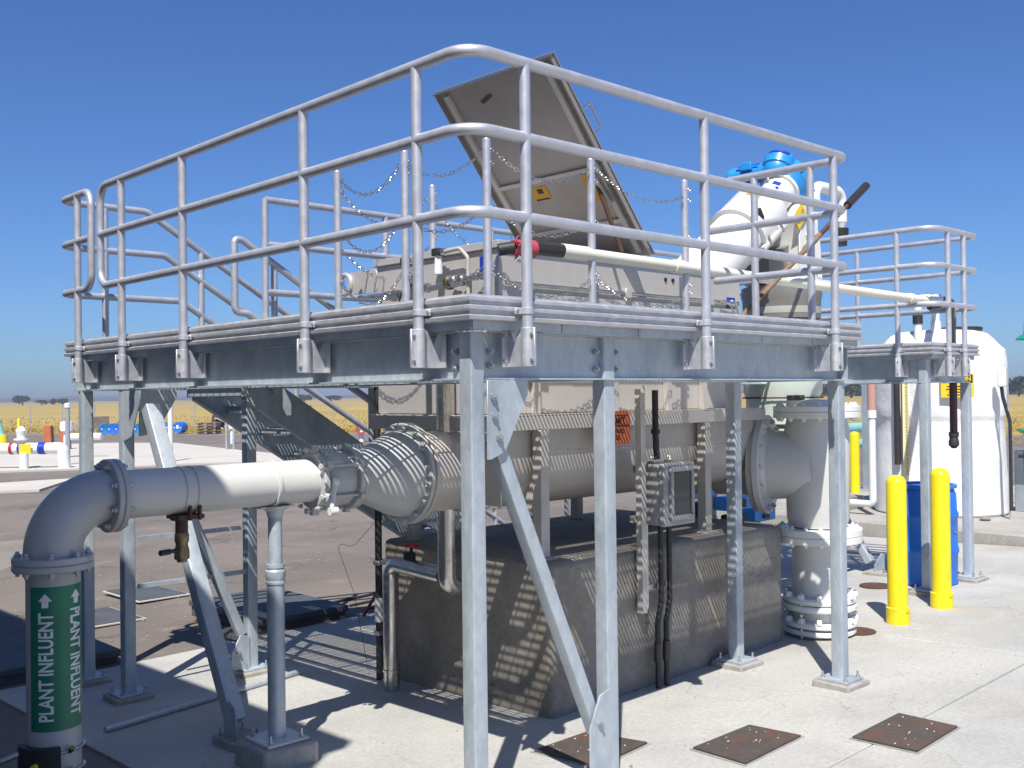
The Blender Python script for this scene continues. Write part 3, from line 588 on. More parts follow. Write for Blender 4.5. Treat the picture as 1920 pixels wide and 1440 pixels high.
# housing details: ribs, piano-rod, seams
for x in(4.345,5.05,5.60,6.0): MB().box(x-.022,x+.022,uy0-.045,uy0-.001,1.737,2.30).build('stiffener',SS,tk,bevel=.002,seg=1)
MB().tube([(4.12,uy0-.02,2.50),(6.45,uy0-.02,2.50)],.012,10).build('hinge_rod',SSB,tk)
for x in(4.3,5.2,6.1): MB().box(x-.03,x+.03,uy0-.035,uy0-.0015,2.47,2.53).build('hinge_knuckle',SS,tk,bevel=.003,seg=1)
MB().box(4.35,6.44,uy0-.012,uy0-.002,2.24,2.46).build('side_door',SS,tk,bevel=.003,seg=1)
for x in(5.62,5.70): MB().lathe([(0,.014),(.006,.014),(.008,0)],(x,uy0-.0015,2.62),(0,-1,0),12).build('plug_hole',BLK,tk)
MB().tube([(6.2,uy0-.05,2.50),(6.36,uy0-.05,2.48)],.014,10).lathe([(0,0),(0,.022),(.03,.022),(.03,0)],(6.36,uy0-.05,2.48),(1,0,-.1),12).build('door_latch',SSB,tk)
# support legs on the pedestal
for x in(4.33,5.93):
    MB().box(x-.035,x+.035,yc-hw-.09,yc-hw-.02,PZ+.012,1.643).build('support_leg',SSD,tk,bevel=.004)
    MB().box(x-.07,x+.07,yc-hw-.12,yc-hw+.03,PZ,PZ+.011).build('foot_plate',SSD,tk)
    MB().box(x-.035,x+.035,yc+hw+.02,yc+hw+.09,PZ,1.643).build('support_leg',SSD,tk,bevel=.004)
    MB().prism([(-.62,1.643),(-.55,1.643),(-.50,1.32),(-.38,1.15),(-.1,1.06),(.1,1.06),(.38,1.15),(.5,1.32),(.55,1.643),(.62,1.643),(.62,.96),(-.62,.96)] if False else [(-.60,1.30),(-.552,1.64),(-.552,1.45),(-.50,1.29),(-.42,1.20),(-.60,1.12)],(x-.006,yc,0),(0,1,0),(0,0,1),(.012,0,0)).build('saddle_plate',SSD,tk)
for k in range(26): 
    pass
M=MB()
for k in range(60): M.obox((4.42+k*.034,yc-hw-.0022,1.515-k*.0006),(.006,0,0),(0,.001,0),(0,0,.0022))
M.build('weld_seam',SSB,tk,kind='stuff')
# left end: inlet neck and flat end plate
MB().box(XT0-.012,XT0-.0015,yc-hw-.01,yc+hw+.01,1.20,1.64).build('end_plate',SSD,tk,bevel=.002,seg=1)
# lifting lug and sensors on the left end
M=MB(); M.prism(rsq(.16,.075,.03),(ux0-.09,5.62,2.60),(0,1,0),(0,0,1),(.012,0,0)); M.build('end_bracket',SS,tk,bevel=.002,seg=1)
MB().tube([(ux0-.10,5.80+.065*math.cos(a),2.60+.065*math.sin(a)) for a in [2*PI*k/16 for k in range(17)]],.017,8).build('lifting_eye',SS,tk)
# open lid, hinged parallel to y, leaning toward the camera side
LA=Vector((5.27,4.21,2.745)); TP_=Vector((4.357,4.21,3.848)); W_=Vector((0,1.08,0)); D_=TP_-LA; nrm=D_.cross(W_).normalized()   # outward (top) side
if nrm.x<0: nrm=-nrm
lid=MB().obox(LA+D_/2+W_/2+nrm*.004,D_/2,W_/2,nrm*.004).build('lid',TAUPE,tk)
dn=D_.normalized()
for (o_,a_,b_) in((Vector((0,.012,0)),D_/2,Vector((0,.003,0))),(Vector((0,1.068,0)),D_/2,Vector((0,.003,0)))):
    MB().obox(LA+D_/2+o_-nrm*.018,a_*.995,b_,nrm*.016).build('lid_edge',TAUPE,lid)
MB().obox(TP_+W_/2-nrm*.02-dn*.004,dn*.003,W_/2,nrm*.02).build('lid_edge',SSB,lid)
for f,hh in((.47,.012),(.80,.012),(.2,.012)):
    if f==.8: continue
    MB().obox(LA+D_*f+W_/2-nrm*.012,dn*.014,W_*.44,nrm*.011).build('lid_rib',SSD,lid)
for yy in(.09,.99): MB().obox(LA+D_/2+Vector((0,yy,0))-nrm*.014,D_*.47,Vector((0,.02,0)),nrm*.012).build('lid_rib',SSD,lid)
# lid stains, handle, gas strut, labels
MB().obox(LA+D_*.90+Vector((0,.68,0))-nrm*.0055,dn*.010+Vector((0,.012,0)),Vector((0,.05,0))-dn*.016,nrm*.0006).build('scuff_mark',RUSTP,lid)
hb=LA+D_*.72+nrm*.01; he=LA+D_*.60+nrm*.01
MB().tube(bend([hb+Vector((0,.05,0)),hb+nrm*.13+Vector((0,.05,0)),he+nrm*.13+Vector((0,.05,0)),he+Vector((0,.05,0))],.018),.006,8).build('handle',SSB,lid)
MB().tube([LA+Vector((-.25,.06,.0)),LA+D_*.40+Vector((0,.12,0))-nrm*.05],.015,10).build('gas_strut',RUSTP,lid)
MB().tube([LA+D_*.30+Vector((0,.10,0))-nrm*.05,LA+D_*.45+Vector((0,.12,0))-nrm*.045],.017,10).build('strut_sleeve',SSD,lid)
def lbl(f,y,w,h,m,nm):
    c=LA+D_*f+Vector((0,y,0))-nrm*.0025; return MB().obox(c,dn*h/2,Vector((0,w/2,0)),nrm*.001).build(nm,m,lid)
lb=lbl(.40,.66,.15,.10,YELD,'warning_label')
MB().obox(LA+D_*.412+Vector((0,.65,0))-nrm*.004,dn*.018,Vector((0,.025,0)),nrm*.0005).build('label_print',BLK,lb)
MB().obox(LA+D_*.37+Vector((0,.66,0))-nrm*.004,dn*.006,Vector((0,.06,0)),nrm*.0005).build('label_print',BLK,lb)
lbl(.38,.20,.12,.20,YELD,'warning_label')
# warning sign on the near side
sg=MB().box(4.80,5.078,4.268,4.274,1.535,1.742)
sg=sg.build('danger_sign',ORG,tk)
MB().box(4.82,5.06,4.266,4.2677,1.712,1.718).box(4.82,5.06,4.266,4.2677,1.646,1.652).build('sign_rule',BLK,sg)
flat_text('PERMIT',.062,(4.832,4.267,1.662),(1,0,0),(0,0,1),'sign_lettering',BLK,sg,bold=.0016,narrow=.98)
flat_text('CONFINED',.036,(4.84,4.267,1.605),(1,0,0),(0,0,1),'sign_lettering',BLK,sg,bold=.001)
flat_text('SPACE',.036,(4.87,4.267,1.565),(1,0,0),(0,0,1),'sign_lettering',BLK,sg,bold=.001)
# blue labels
b1=MB().box(4.0770,4.0785,4.455,4.56,2.535,2.665).build('blue_arrow_label',BLUL,tk)
flat_text('S',.08,(4.0768,4.53,2.565),(0,-1,0),(0,0,1),'label_print',WPR,b1,bold=.001)
b2=MB().box(6.33,6.43,4.3955,4.3985,2.44,2.54).build('blue_arrow_label',BLUL,tk)
flat_text('C',.085,(6.352,4.3955,2.463),(1,0,0),(0,0,1),'label_print',WPR,b2,bold=.002)
# end section to the outlet
MB().box(6.66,6.90,4.62,5.45,1.10,1.62).build('outlet_chamber',SSD,tk,bevel=.01)
MB().box(6.66,6.92,4.56,5.51,1.63,1.68).build('outlet_chamber_rim',SS,tk,bevel=.003)
MB().box(6.52,6.80,4.60,5.50,1.74,2.55).build('outlet_hood',SS,tk,bevel=.004)

# sensors and spray valves on the left face: one manifold
mf=thing('valve_manifold',(4.0,5.0,2.5),'chrome valves and sensor bodies along the left face of the tank housing','valve manifold')
xm=4.01
MB().tube([(xm-.02,5.66,2.505),(xm-.02,5.36,2.49)],.022,12,rs=[.012,.026]).tube([(xm-.02,5.36,2.49),(xm-.02,5.22,2.49)],.030,12).build('hose_nozzle',SSB,mf)
MB().tube([(xm,4.98,2.50),(xm,4.45,2.545)],.018,12).build('manifold_pipe',SSB,mf)
for (y,z_,r,w) in((5.28,2.49,.038,.05),(4.94,2.51,.03,.05),(4.74,2.525,.045,.035),(4.69,2.53,.038,.05),(4.62,2.53,.036,.05),(4.50,2.54,.024,.04),(5.16,2.49,.028,.03)):
    MB().lathe([(0,0),(0,r*.8),(w*.2,r),(w*.8,r),(w,r*.8),(w,0)],(xm,y,z_),(0,1,.05),14).build('valve_collar',SSB if r!=.045 else BRASS,mf)
for (y,z_) in((5.17,2.56),(4.86,2.585)):
    h=MB().lathe([(0,0),(0,.026),(.012,.028),(.09,.022),(.11,.022),(.11,0)],(xm,y,z_),(0,0,1),14).build('sensor_body',WPR,mf)
    MB().box(xm-.03,xm+.02,y-.032,y+.032,z_+.11,z_+.155).build('sensor_cap',BLACK,h,bevel=.005)
    MB().lathe([(0,.02),(.03,.018),(.04,0)],(xm,y-.035,z_+.13),(0,-1,.1),10).build('cable_gland',SSB,h)
MB().tube(bend([(xm,4.80,2.715),(xm,4.66,2.72),(xm+.01,4.60,2.66),(xm+.01,4.60,2.27)],.04),.012,10).build('flexible_conduit',mat('grey_flex_conduit',(.42,.40,.36),.5),mf)
MB().tube(bend([(xm,5.12,2.71),(xm,5.06,2.72),(xm,5.05,2.66),(xm,5.05,2.25)],.03),.012,10).build('flexible_conduit',SS,mf)
MB().tube(bend([(xm,5.1,2.55),(xm-.02,5.2,2.50),(xm-.02,5.26,2.36),(xm,5.20,2.28)],.05),.006,8).build('cable',BLACK,mf)
MB().box(xm-.04,xm+.01,5.27,5.34,2.24,2.30).build('junction_block',RUSTP,mf,bevel=.005)

# ---------------------------------------------------------------- inlet pipe line
ip=thing('inlet_pipe',(1.715,4.8,0),'grey-white inlet pipe with green label and elbow feeding the tank','pipe')
px,py,pz=1.715,4.8,1.405; pr_=.114
MB().tube([(px,py,-.3),(px,py,1.13)],pr_,32).build('vertical_pipe',PAINT,ip)
def flange(parent,c,ax,r,th,n,br,m=PAINT,gap=None,nm='flange',off=0,bh=.016,bl=.02,two=True):
    c=Vector(c);ax=Vector(ax).normalized()
    f=MB().lathe([(0,br*.5),(0,r-.004),(.004,r),(th-.004,r),(th,r-.004),(th,br*.5)],c,ax,40).build(nm,m,parent)
    ref=Vector((0,0,1)) if abs(ax.z)<.9 else Vector((1,0,0)); N=(ref-ax*ref.dot(ax)).normalized(); B=ax.cross(N)
    for k in range(n):
        a=2*PI*(k+.5)/n+off; p=c+(N*math.cos(a)+B*math.sin(a))*br
        MB().bolt(p+ax*th,ax,bh,bh*.8,bl*.6).build('bolt',m if m!=SSD else BOLT,f)
        if two: MB().bolt(p,-ax,bh,bh*.8,bl*.6).build('bolt',m if m!=SSD else BOLT,f)
    return f
# elbow
el=[]; R=.235
for k in range(15):
    a=PI-(PI/2)*k/14; el.append((px+R+R*math.cos(a),py,pz-R+R*math.sin(a)))
MB().tube([(px,py,1.155)]+el+[(px+R+.01,py,pz)],pr_+.010,32).build('elbow',PAINT,ip)
flange(ip,(px,py,1.098),(0,0,1),.170,.030,8,.145); flange(ip,(px,py,1.1295),(0,0,1),.170,.030,8,.145,two=False)
flange(ip,(px+R+.0,py,pz),(1,0,0),.170,.028,8,.145); flange(ip,(px+R+.030,py,pz),(1,0,0),.170,.028,8,.145)
MB().tube([(px+R+.05,py,pz),(3.075,py,pz)],pr_,32).build('horizontal_pipe',PAINTB,ip)
for x in(2.30,2.36): MB().lathe([(0,pr_+.0005),(0,pr_+.003),(.006,pr_+.003),(.006,pr_+.0005)],(x,py,pz),(1,0,0),32).build('strap_band',PAINT,ip)
for x in (2.325,2.375):
    MB().box(x-.006,x+.006,py-.10,py-.078,pz-.14,pz-.07).build('strap_bolt',RUSTP,ip)
MB().lathe([(0,pr_+.0005),(.002,pr_+.012),(.016,pr_+.012),(.018,pr_+.0005)],(2.80,py,pz),(1,0,0),32).build('saddle_strap',PAINTB,ip)
# lugged coupling
flange(ip,(3.055,py,pz),(1,0,0),.150,.035,6,.165,m=PAINT,nm='coupling_gland',bh=.012); 
MB().lathe([(0,.118),(0,.138),(.03,.150),(.15,.150),(.175,.138),(.175,.118)],(3.10,py,pz),(1,0,0),36).build('coupling_sleeve',PAINT,ip)
for k in range(6):
    a=2*PI*(k+.5)/6; yy=py+.163*math.cos(a); zz_=pz+.163*math.sin(a)
    l=MB().obox((3.08,yy,zz_),(.022,0,0),(0,.026*math.cos(a)+.0,.026*math.sin(a)),(0,-.02*math.sin(a),.02*math.cos(a))).obox((3.285,yy,zz_),(.016,0,0),(0,.026*math.cos(a),.026*math.sin(a)),(0,-.02*math.sin(a),.02*math.cos(a))).build('coupling_lug',PAINT,ip,bevel=.006)
    MB().cyl((3.04,yy,zz_),(3.33,yy,zz_),.009,8).bolt((3.04,yy,zz_),(-1,0,0),.016,.014).build('tie_rod',PAINT,l)
flange(ip,(3.268,py,pz),(1,0,0),.172,.034,8,.14,nm='flange',bh=.013)
flange(ip,(3.303,py,pz),(1,0,0),.172,.020,8,.14,nm='flange',bh=.013,two=False)
MB().lathe([(0,.125),(.03,.128),(.10,.160),(.25,.228),(.31,.245),(.345,.25)],(3.32,py,pz),(1,0,0),48).build('reducer_cone',PAINT,ip)
flange(ip,(3.66,py,pz),(1,0,0),.292,.030,16,.268,nm='flange',bh=.015)
MB().lathe([(0,.1),(0,.288),(.006,.288),(.006,.1)],(3.691,py,pz),(1,0,0),48).build('gasket',BRASS,ip)
flange(ip,(3.698,py,pz),(1,0,0),.292,.024,16,.268,m=SSD,nm='tank_flange',bh=.015,two=False)
MB().lathe([(0,.24),(.34,.24)],(3.722,py,pz),(1,0,0),40).build('inlet_neck',SSD,ip)
# white brace latch under the coupling
MB().tube([(3.10,py-.17,pz-.02),(3.06,py-.20,pz-.13)],.012,8).tube([(3.045,py-.20,pz-.15),(3.09,py-.20,pz-.15)],.022,10).tube([(3.09,py-.165,pz+.0),(3.12,py-.175,pz+.0)],.022,10).build('clamp_arm',WHITE,ip)
# green wrap label
def cylpt(th,z_,r): # th measured from camera-facing direction, positive to the right
    base=math.atan2(-py,-px); a=base+th; return (px+r*math.cos(a),py+r*math.sin(a),z_)
def wrap(name,th0,th1,z0,z1,r,m,parent,skew=0):
    n=24; vs=[];fs=[]
    for k in range(n+1):
        th=th0+(th1-th0)*k/n; vs+=[cylpt(th,z0,r),cylpt(th,z1,r)]
    fs=[(2*k,2*k+2,2*k+3,2*k+1) for k in range(n)]
    return MB().add(vs,fs,True).build(name,m,parent)
gl=wrap('pipe_label',math.radians(-53),math.radians(104),.405,1.035,pr_+.0012,GRN,ip)
def wraptext(body,size,th_c,z_start,up,narrow,m,parent):
    vs,fs=text_mesh(body,size,.0022,narrow,cuts=8); xm_=max(v[0] for v in vs); ym_=max(v[1] for v in vs); out=[]
    for (a,b) in vs:
        if up: z_=z_start+a; th=th_c+(ym_/2-b)/pr_
        else: z_=z_start-a; th=th_c-(ym_/2-b)/pr_
        out.append(cylpt(th,z_,pr_+.0022))
    MB().add(out,fs).build('label_lettering',m,parent); return xm_
w=text_mesh('PLANT INFLUENT',.085,.0012,1)[0]; wl=max(v[0] for v in w)
wraptext('PLANT INFLUENT',.085,math.radians(-17),.448,True,.475/wl,WPR,gl)
wraptext('PLANT INFLUENT',.085,math.radians(52),.935,False,.475/wl,WPR,gl)
def arrow(th_c,z0,m,parent):
    P=[(-.014,0),(.014,0),(.014,.028),(.029,.028),(0,.062),(-.029,.028),(-.014,.028)]
    MB().add([cylpt(th_c+a/pr_,z0+b,pr_+.0022) for a,b in P],[(0,1,2,6),(6,2,4),(2,3,4),(4,5,6)]).build('label_arrow',m,parent)
arrow(math.radians(-17),.945,WPR,gl); arrow(math.radians(52),.952,WPR,gl)
# service saddle with clamps at the bottom of the pipe
sv=thing('service_saddle',(px,py,.2),'black service saddle with steel bands clamped low on the green labelled pipe','pipe clamp')
MB().lathe([(0,pr_+.001),(0,pr_+.012),(.16,pr_+.012),(.16,pr_+.001)],(px,py,.16),(0,0,1),32).build('saddle_body',BLACK,sv) if False else None
c0=cylpt(math.radians(-35),.26,pr_+.01); M=MB()
vs=[];n=12
for k in range(n+1):
    th=math.radians(-85+95*k/n)
    for (z_,r) in((.12,pr_+.002),(.12,pr_+.035),(.34,pr_+.035),(.34,pr_+.002)): vs.append(cylpt(th,z_,r))
fs=[(4*k+j,4*k+4+j,4*k+4+(j+1)%4,4*k+(j+1)%4) for k in range(n) for j in range(4)]+[(0,1,2,3),(4*n+3,4*n+2,4*n+1,4*n)]
MB().add(vs,fs).build('saddle_body',BLACK,sv)
for z_ in(.31,.22,.14):
    MB().tube([cylpt(math.radians(8+k*8),z_,pr_+.010) for k in range(12)],.006,8).build('steel_band',SSB,sv)
    MB().tube([cylpt(math.radians(30),z_,pr_+.012),cylpt(math.radians(30),z_+.02,pr_+.03)],.012,8).build('band_clasp',BRASS,sv)
MB().tube([cylpt(math.radians(-30),.27,pr_+.035),cylpt(math.radians(-30),.27,pr_+.06)],.012,8).build('yellow_tap',YELP,sv)
MB().tube([cylpt(math.radians(-80),.30,pr_+.03),cylpt(math.radians(-85),.26,pr_+.16),cylpt(math.radians(-88),.22,pr_+.26)],.014,8).build('drain_hose',SSB,sv)
# sampling valve under the pipe
sm=thing('sampling_valve',(2.31,py,pz-.13),'small brass ball valve with lever hanging under the inlet pipe','valve')
MB().lathe([(0,.06),(.012,.062),(.03,.05),(.035,.03),(.09,.03)],(2.315,py-.02,pz-.112),(0,0,-1),14).build('saddle_tap',RUSTP,sm)
MB().lathe([(0,.02),(.02,.034),(.05,.034),(.07,.028),(.10,.036),(.14,.036),(.145,.024),(.155,.024)],(2.315,py-.02,pz-.19),(0,0,-1),14).build('valve_body',BRASS,sm)
MB().tube([(2.315,py-.03,pz-.285),(2.235,py-.06,pz-.283)],.010,8).tube([(2.235,py-.06,pz-.283),(2.18,py-.075,pz-.283)],.014,8).build('lever',BLACK,sm)
MB().box(2.27,2.40,py-.09,py+.05,pz-.135,pz-.115).build('strap_plate',RUSTP,sm)
# adjustable pipe stand
zg=gz(2.95,5.0)
ps=thing('pipe_stand',(2.84,py,zg),'round galvanised pipe stand on a grouted block under the inlet pipe','pipe stand')
MB().lathe([(0,.075),(.008,.075),(.03,.045),(.06,.040)],(2.84,py,pz-pr_-.002),(0,0,-1),20).box(2.74,2.94,py-.03,py+.03,pz-pr_-.012,pz-pr_-.004).build('saddle',PAINTB,ps)
MB().tube([(2.84,py,1.28),(2.84,py,.98)],.0365,20).build('screw_tube',GALV,ps)
MB().lathe([(0,.038),(0,.048),(.018,.048),(.02,.040),(.035,.052),(.07,.052),(.085,.045),(.088,.052),(.10,.052),(.102,.046)],(2.84,py,.985),(0,0,-1),20).build('adjusting_collar',GALV,ps)
MB().tube([(2.84,py,.885),(2.84,py,.09)],.0455,20).build('outer_tube',GALV,ps)
MB().box(2.72,2.96,py-.12,py+.12,.075,.09).build('base_plate',PAINTB,ps,bevel=.003)
MB().prism([(-.16,-.15),(.15,-.17),(.18,.14),(.02,.18),(-.17,.15)],(2.84,py,zg-.05),(1,0,0),(0,1,0),(0,0,.124-zg)).build('grout_block',GROUT,ps,bevel=.02)
for q in((-.09,-.09),(.09,-.09),(.09,.09),(-.09,.09)): MB().bolt((2.84+q[0],py+q[1],.09),(0,0,1),.013,.012,.03).build('anchor_nut',BOLT,ps)
MB().cyl((2.45,6.05,gz(2.5,6.1)+.02),(3.9,6.28,gz(3.8,6.3)+.022),.02,12).build('loose_tube',GALV,None,label='loose steel tube lying on the slab behind the pipe stand',cat='tube')

# ---------------------------------------------------------------- stainless drain line on the pedestal's left face
dl=thing('drain_line',(4.0,4.78,0),'bright stainless drain pipe dropping past the inlet flange and turning down to the slab','pipe')
MB().tube([(4.0,4.62,2.14),(4.0,4.62,.80)],.055,24).build('drop_pipe',SSB,dl) if False else None
MB().tube(bend([(3.985,4.78,2.14),(3.985,4.78,.70),(4.24,4.78,.70)],.08),.055,24).build('drop_pipe',SSB,dl)
MB().tube(bend([(4.02,4.86,.765),(4.06,5.44,.78),(4.06,5.44,-.09)],.10),.052,24).build('side_pipe',SSB,dl)
MB().lathe([(0,.054),(.0,.058),(.01,.058),(.01,.054)],(3.985,4.78,.86),(0,0,1),24).build('joint_ring',SSB,dl)
MB().lathe([(0,.054),(.0,.060),(.012,.060),(.012,.054)],(4.06,5.44,.08),(0,0,1),24).build('joint_ring',SSB,dl)
dv=MB().obox((4.045,5.22,.80),(.02,0,0),(0,.045,0),(0,0,.07)).build('valve_body',BLACK,dl,bevel=.01)
MB().lathe([(0,0),(0,.050),(.012,.054),(.02,.05),(.02,0)],(4.045,5.20,.905),(0,0,1),18).build('valve_handle',RED,dv)
MB().tube([(4.045,5.20,.86),(4.045,5.20,.91)],.012,8).build('valve_stem',BLACK,dv)
cd=thing('conduit',(4.15,5.79,0),'black coated conduit running from the deck down beside the pedestal left edge','conduit')
MB().tube(bend([(4.30,5.72,2.05),(4.18,5.72,1.98),(4.17,5.72,1.80),(4.165,5.71,-.12)],.08),.024,12).build('conduit_tube',BLACK,cd)
MB().tube([(4.165,5.71,.34),(4.165,5.71,.50)],.030,12).build('steel_coupling',GALV,cd)
for z_ in(1.70,.72,.25): MB().box(4.14,4.238,5.68,5.745,z_,z_+.03).build('pipe_clip',BOLT,cd,bevel=.004)
MB().tube(bend([(4.15,5.74,1.00),(4.10,5.92,.82),(4.05,6.05,.86),(4.10,5.90,.5),(4.13,5.80,.02)],.10,8),.0018,5).build('loose_wire',BLACK,cd)

# ---------------------------------------------------------------- control box, strut post and conduits
eb=thing('control_box',(5.05,4.0,1.04),'grey control box with dark window hung on a strut in front of the tank','control box')
MB().box(5.055,5.36,4.03,4.17,1.035,1.415).build('enclosure',BOXG,eb,bevel=.008)
MB().box(5.05,5.365,3.985,4.028,1.03,1.42).build('door',BOXG,eb,bevel=.010)
fr=MB()
for b in((5.10,5.335,1.365,1.395),(5.10,5.335,1.065,1.095)): fr.box(b[0],b[1],3.965,3.984,b[2],b[3])
fr.box(5.10,5.128,3.965,3.984,1.0955,1.3645); fr.box(5.307,5.335,3.965,3.984,1.0955,1.3645)
fr.build('window_frame',BOXG,eb,bevel=.004)
MB().box(5.1285,5.3065,3.974,3.983,1.0955,1.3645).build('window_pane',GLASS,eb)
for (x,z_) in((5.07,1.445),(5.235,1.445)): MB().tube([(x+.014*math.cos(a),4.09,z_+.016*math.sin(a)) for a in [2*PI*k/12 for k in range(13)]],.0045,6).box(x-.012,x+.012,4.07,4.12,1.416,1.43).build('hanging_lug',SSB,eb)
for (x,z_) in((5.053,1.355),(5.053,1.075)): MB().bolt((x,4.03,z_),(-1,0,0),.008,.012).build('door_screw',SSB,eb)
sp2=thing('strut_post',(5.0,4.13,.5),'slotted steel strut channel standing behind the control box','strut channel')
M=MB(); M.box(4.975,5.02,4.10,4.104,.50,1.90); M.box(4.975,4.979,4.1045,4.145,.50,1.90); M.box(5.016,5.02,4.1045,4.145,.50,1.90)
M.build('channel',SSD,sp2)
for z_ in(1.38,1.07): MB().box(4.98,5.40,4.172,4.20,z_-.02,z_+.02).build('cross_strut',SSD,sp2)
MB().box(5.03,5.045,4.11,4.15,.52,1.05).build('channel_lip',BOLT,sp2)
cb=thing('conduit',(5.2,4.1,0),'pair of black coated conduits running from the control box down to the slab','conduit')
for dx in(0,.085):
    z0=gz(5.2,4.1)
    MB().tube(bend([(5.155+dx,4.10,1.03),(5.155+dx,4.10,.55),(5.115+dx,4.10,.42),(5.115+dx,4.10,z0-.02)],.08),.0175,12).build('conduit_tube',BLACK,cb)
    MB().tube([(5.115+dx,4.10,.18),(5.115+dx,4.10,.30)],.025,12).build('coupling',DARKP,cb)
MB().box(5.06,5.28,4.125,4.145,.63,.66).build('pipe_clip',BOLT,cb)
MB().tube([(5.10,4.085,1.87),(5.10,4.085,1.60),(5.11,4.085,1.44)],.020,12).tube([(5.10,4.085,1.60),(5.10,4.085,1.625)],.03,10).build('drop_conduit',BLACK,cb)

# ---------------------------------------------------------------- big white outlet tee
wx,wy=6.985,4.07
ow_=thing('outlet_tee',(wx,wy,0),'large white-painted flanged tee fitting standing right of the concrete pedestal','pipe fitting')
MB().lathe([(0,.205),(.02,.21),(.06,.225),(.72,.235),(.80,.215),(.84,.205)],(wx,wy,.85),(0,0,1),48).build('tee_body',PAINTB,ow_)
MB().tube([(wx,wy,-.12),(wx,wy,.76)],.192,40).build('riser_pipe',PAINTB,ow_)
flange(ow_,(wx,wy,.74),(0,0,1),.315,.05,16,.275,m=WHITE,bh=.018); flange(ow_,(wx,wy,.792),(0,0,1),.315,.05,16,.275,m=WHITE,bh=.018)
flange(ow_,(wx,wy,1.655),(0,0,1),.315,.045,16,.275,m=WHITE,bh=.018); flange(ow_,(wx,wy,1.702),(0,0,1),.315,.04,16,.275,m=WHITE,bh=.018,nm='blind_flange')
MB().lathe([(0,.15),(.02,.14),(.045,.09),(.05,0)],(wx,wy,1.742),(0,0,1),32).build('cover_boss',WHITE,ow_)
BD=Vector((-.35,1,0)).normalized(); BC=Vector((wx-.0,wy+.0,1.30))
MB().lathe([(0,.25),(.13,.265),(.22,.255),(.33,.26),(.36,.29)],BC,BD,44).build('side_branch',PAINTB,ow_)
flange(ow_,BC+BD*.355,BD,.375,.05,14,.33,m=PAINTB,bh=.02)
MB().lathe([(0,0),(0,.36),(.04,.36),(.04,.24),(.35,.24)],BC+BD*.408,BD,32).build('branch_spool',SSD,ow_)
for (z0,z1,r,) in((.245,.29,.27),(.295,.34,.262),(.07,.11,.262),(.125,.165,.27)):
    MB().lathe([(0,.19),(0,r-.012),(.01,r),(z1-z0-.01,r),(z1-z0,r-.012),(z1-z0,.19)],(wx,wy,z0),(0,0,1),36).build('restraint_ring',WHITE,ow_)
for k in range(12):
    a=2*PI*k/12; x=wx+.25*math.cos(a); y=wy+.25*math.sin(a)
    for (za,zc) in((.355,.24),(.18,.05)):
        l=MB().obox((x,y,za),(.024*math.cos(a),.024*math.sin(a),0),(-.018*math.sin(a),.018*math.cos(a),0),(0,0,.018)).build('restraint_lug',WHITE,ow_,bevel=.004,seg=1)
        if k%2==0: MB().cyl((x,y,zc),(x,y,za+.03),.010,8).bolt((x,y,zc-.01),(0,0,-1),.018,.014).build('bolt',BOLT,l)
# two round covers on the slab near it
p=(6.913+.22,3.803-.02)
MB().lathe([(0,0),(0,.13),(.012,.13),(.014,.12),(.014,0)],(7.18,3.87,gz(7.18,3.87)),(0,0,1),28).build('round_floor_cover',RUSTP,None,label='small round rusty cover beside the foot of the white tee',cat='floor cover')
MB().lathe([(0,0),(0,.15),(.010,.15),(.012,.14),(.012,0)],(8.93,4.62,gz(8.9,4.6)),(0,0,1),28).build('round_floor_cover',RUSTP,None,label='round rusty lid on the slab left of the left yellow bollard',cat='floor cover')
MB().tube([(7.25,4.32,.70),(7.75,4.20,.92)],.012,8).build('rusty_bar',RUSTP,None,label='short rusty bar sticking out behind the white tee flange',cat='bar') if False else None

# ---------------------------------------------------------------- screw conveyor
cv=thing('screw_conveyor',(7.5,4.9,2.9),'white inclined screw conveyor casing with blue gear motor above the platform','conveyor')
ax=Vector((.82,0,.572)).normalized(); e1=Vector((7.90,4.9,3.60)); B0=e1-ax*1.45; up=Vector((-ax.z,0,ax.x))
MB().lathe([(-.25,.0),(-.25,.225),(.60,.225)],B0,ax,44).build('lower_casing',WHITE,cv)
MB().lathe([(.60,.2),(.60,.262),(.625,.262),(.625,.255),(1.02,.255),(1.05,.235),(1.06,.14)],B0,ax,48).build('casing',WHITE,cv)
MB().lathe([(1.05,.145),(1.40,.145)],B0,ax,40).build('neck',WHITE,cv)
MB().lathe([(1.40,.12),(1.40,.168),(1.43,.168),(1.43,.12)],B0,ax,40).build('end_flange',WHITE,cv)
MB().obox(B0+ax*.60+Vector((0,-.20,.17)),ax*.012,(0,.05,0),up*.05).build('inspection_eye',BLACK,cv,bevel=.01)
g0=e1-ax*.018
gm=MB().lathe([(0,.1),(0,.17),(.015,.175),(.05,.225),(.17,.225),(.19,.20),(.19,.13),(.22,.12),(.24,.07),(.24,0)],g0,ax,28).build('gear_motor',BLUE,cv)
MB().obox(g0+ax*.11+up*.14,ax*.06,(0,.13,0),up*.12).build('gear_housing',BLUE,gm,bevel=.03,seg=3)
for k in range(12):
    a=2*PI*k/12; d=(up*math.cos(a)+Vector((0,1,0))*math.sin(a)); q=g0+ax*.012+d*.155
    MB().bolt(q,-ax,.013,.02).build('bolt',BLUE,gm)
for k in (2,3,4,5,8,9,10):
    a=2*PI*k/12; d=(up*math.cos(a)+Vector((0,1,0))*math.sin(a)); w=ax.cross(d)
    MB().obox(g0+ax*.11+d*.222,ax*.055,d*.018,w*.012).build('gear_rib',BLUE,gm,bevel=.004,seg=1)
hc=g0+up*.19+ax*.08
MB().lathe([(-.10,0),(-.10,.105),(-.08,.120),(-.03,.120),(-.02,.135),(.05,.135),(.06,.12),(.065,0)],hc,(ax+up*.55).normalized(),26).build('motor_hood',BLUE,gm)
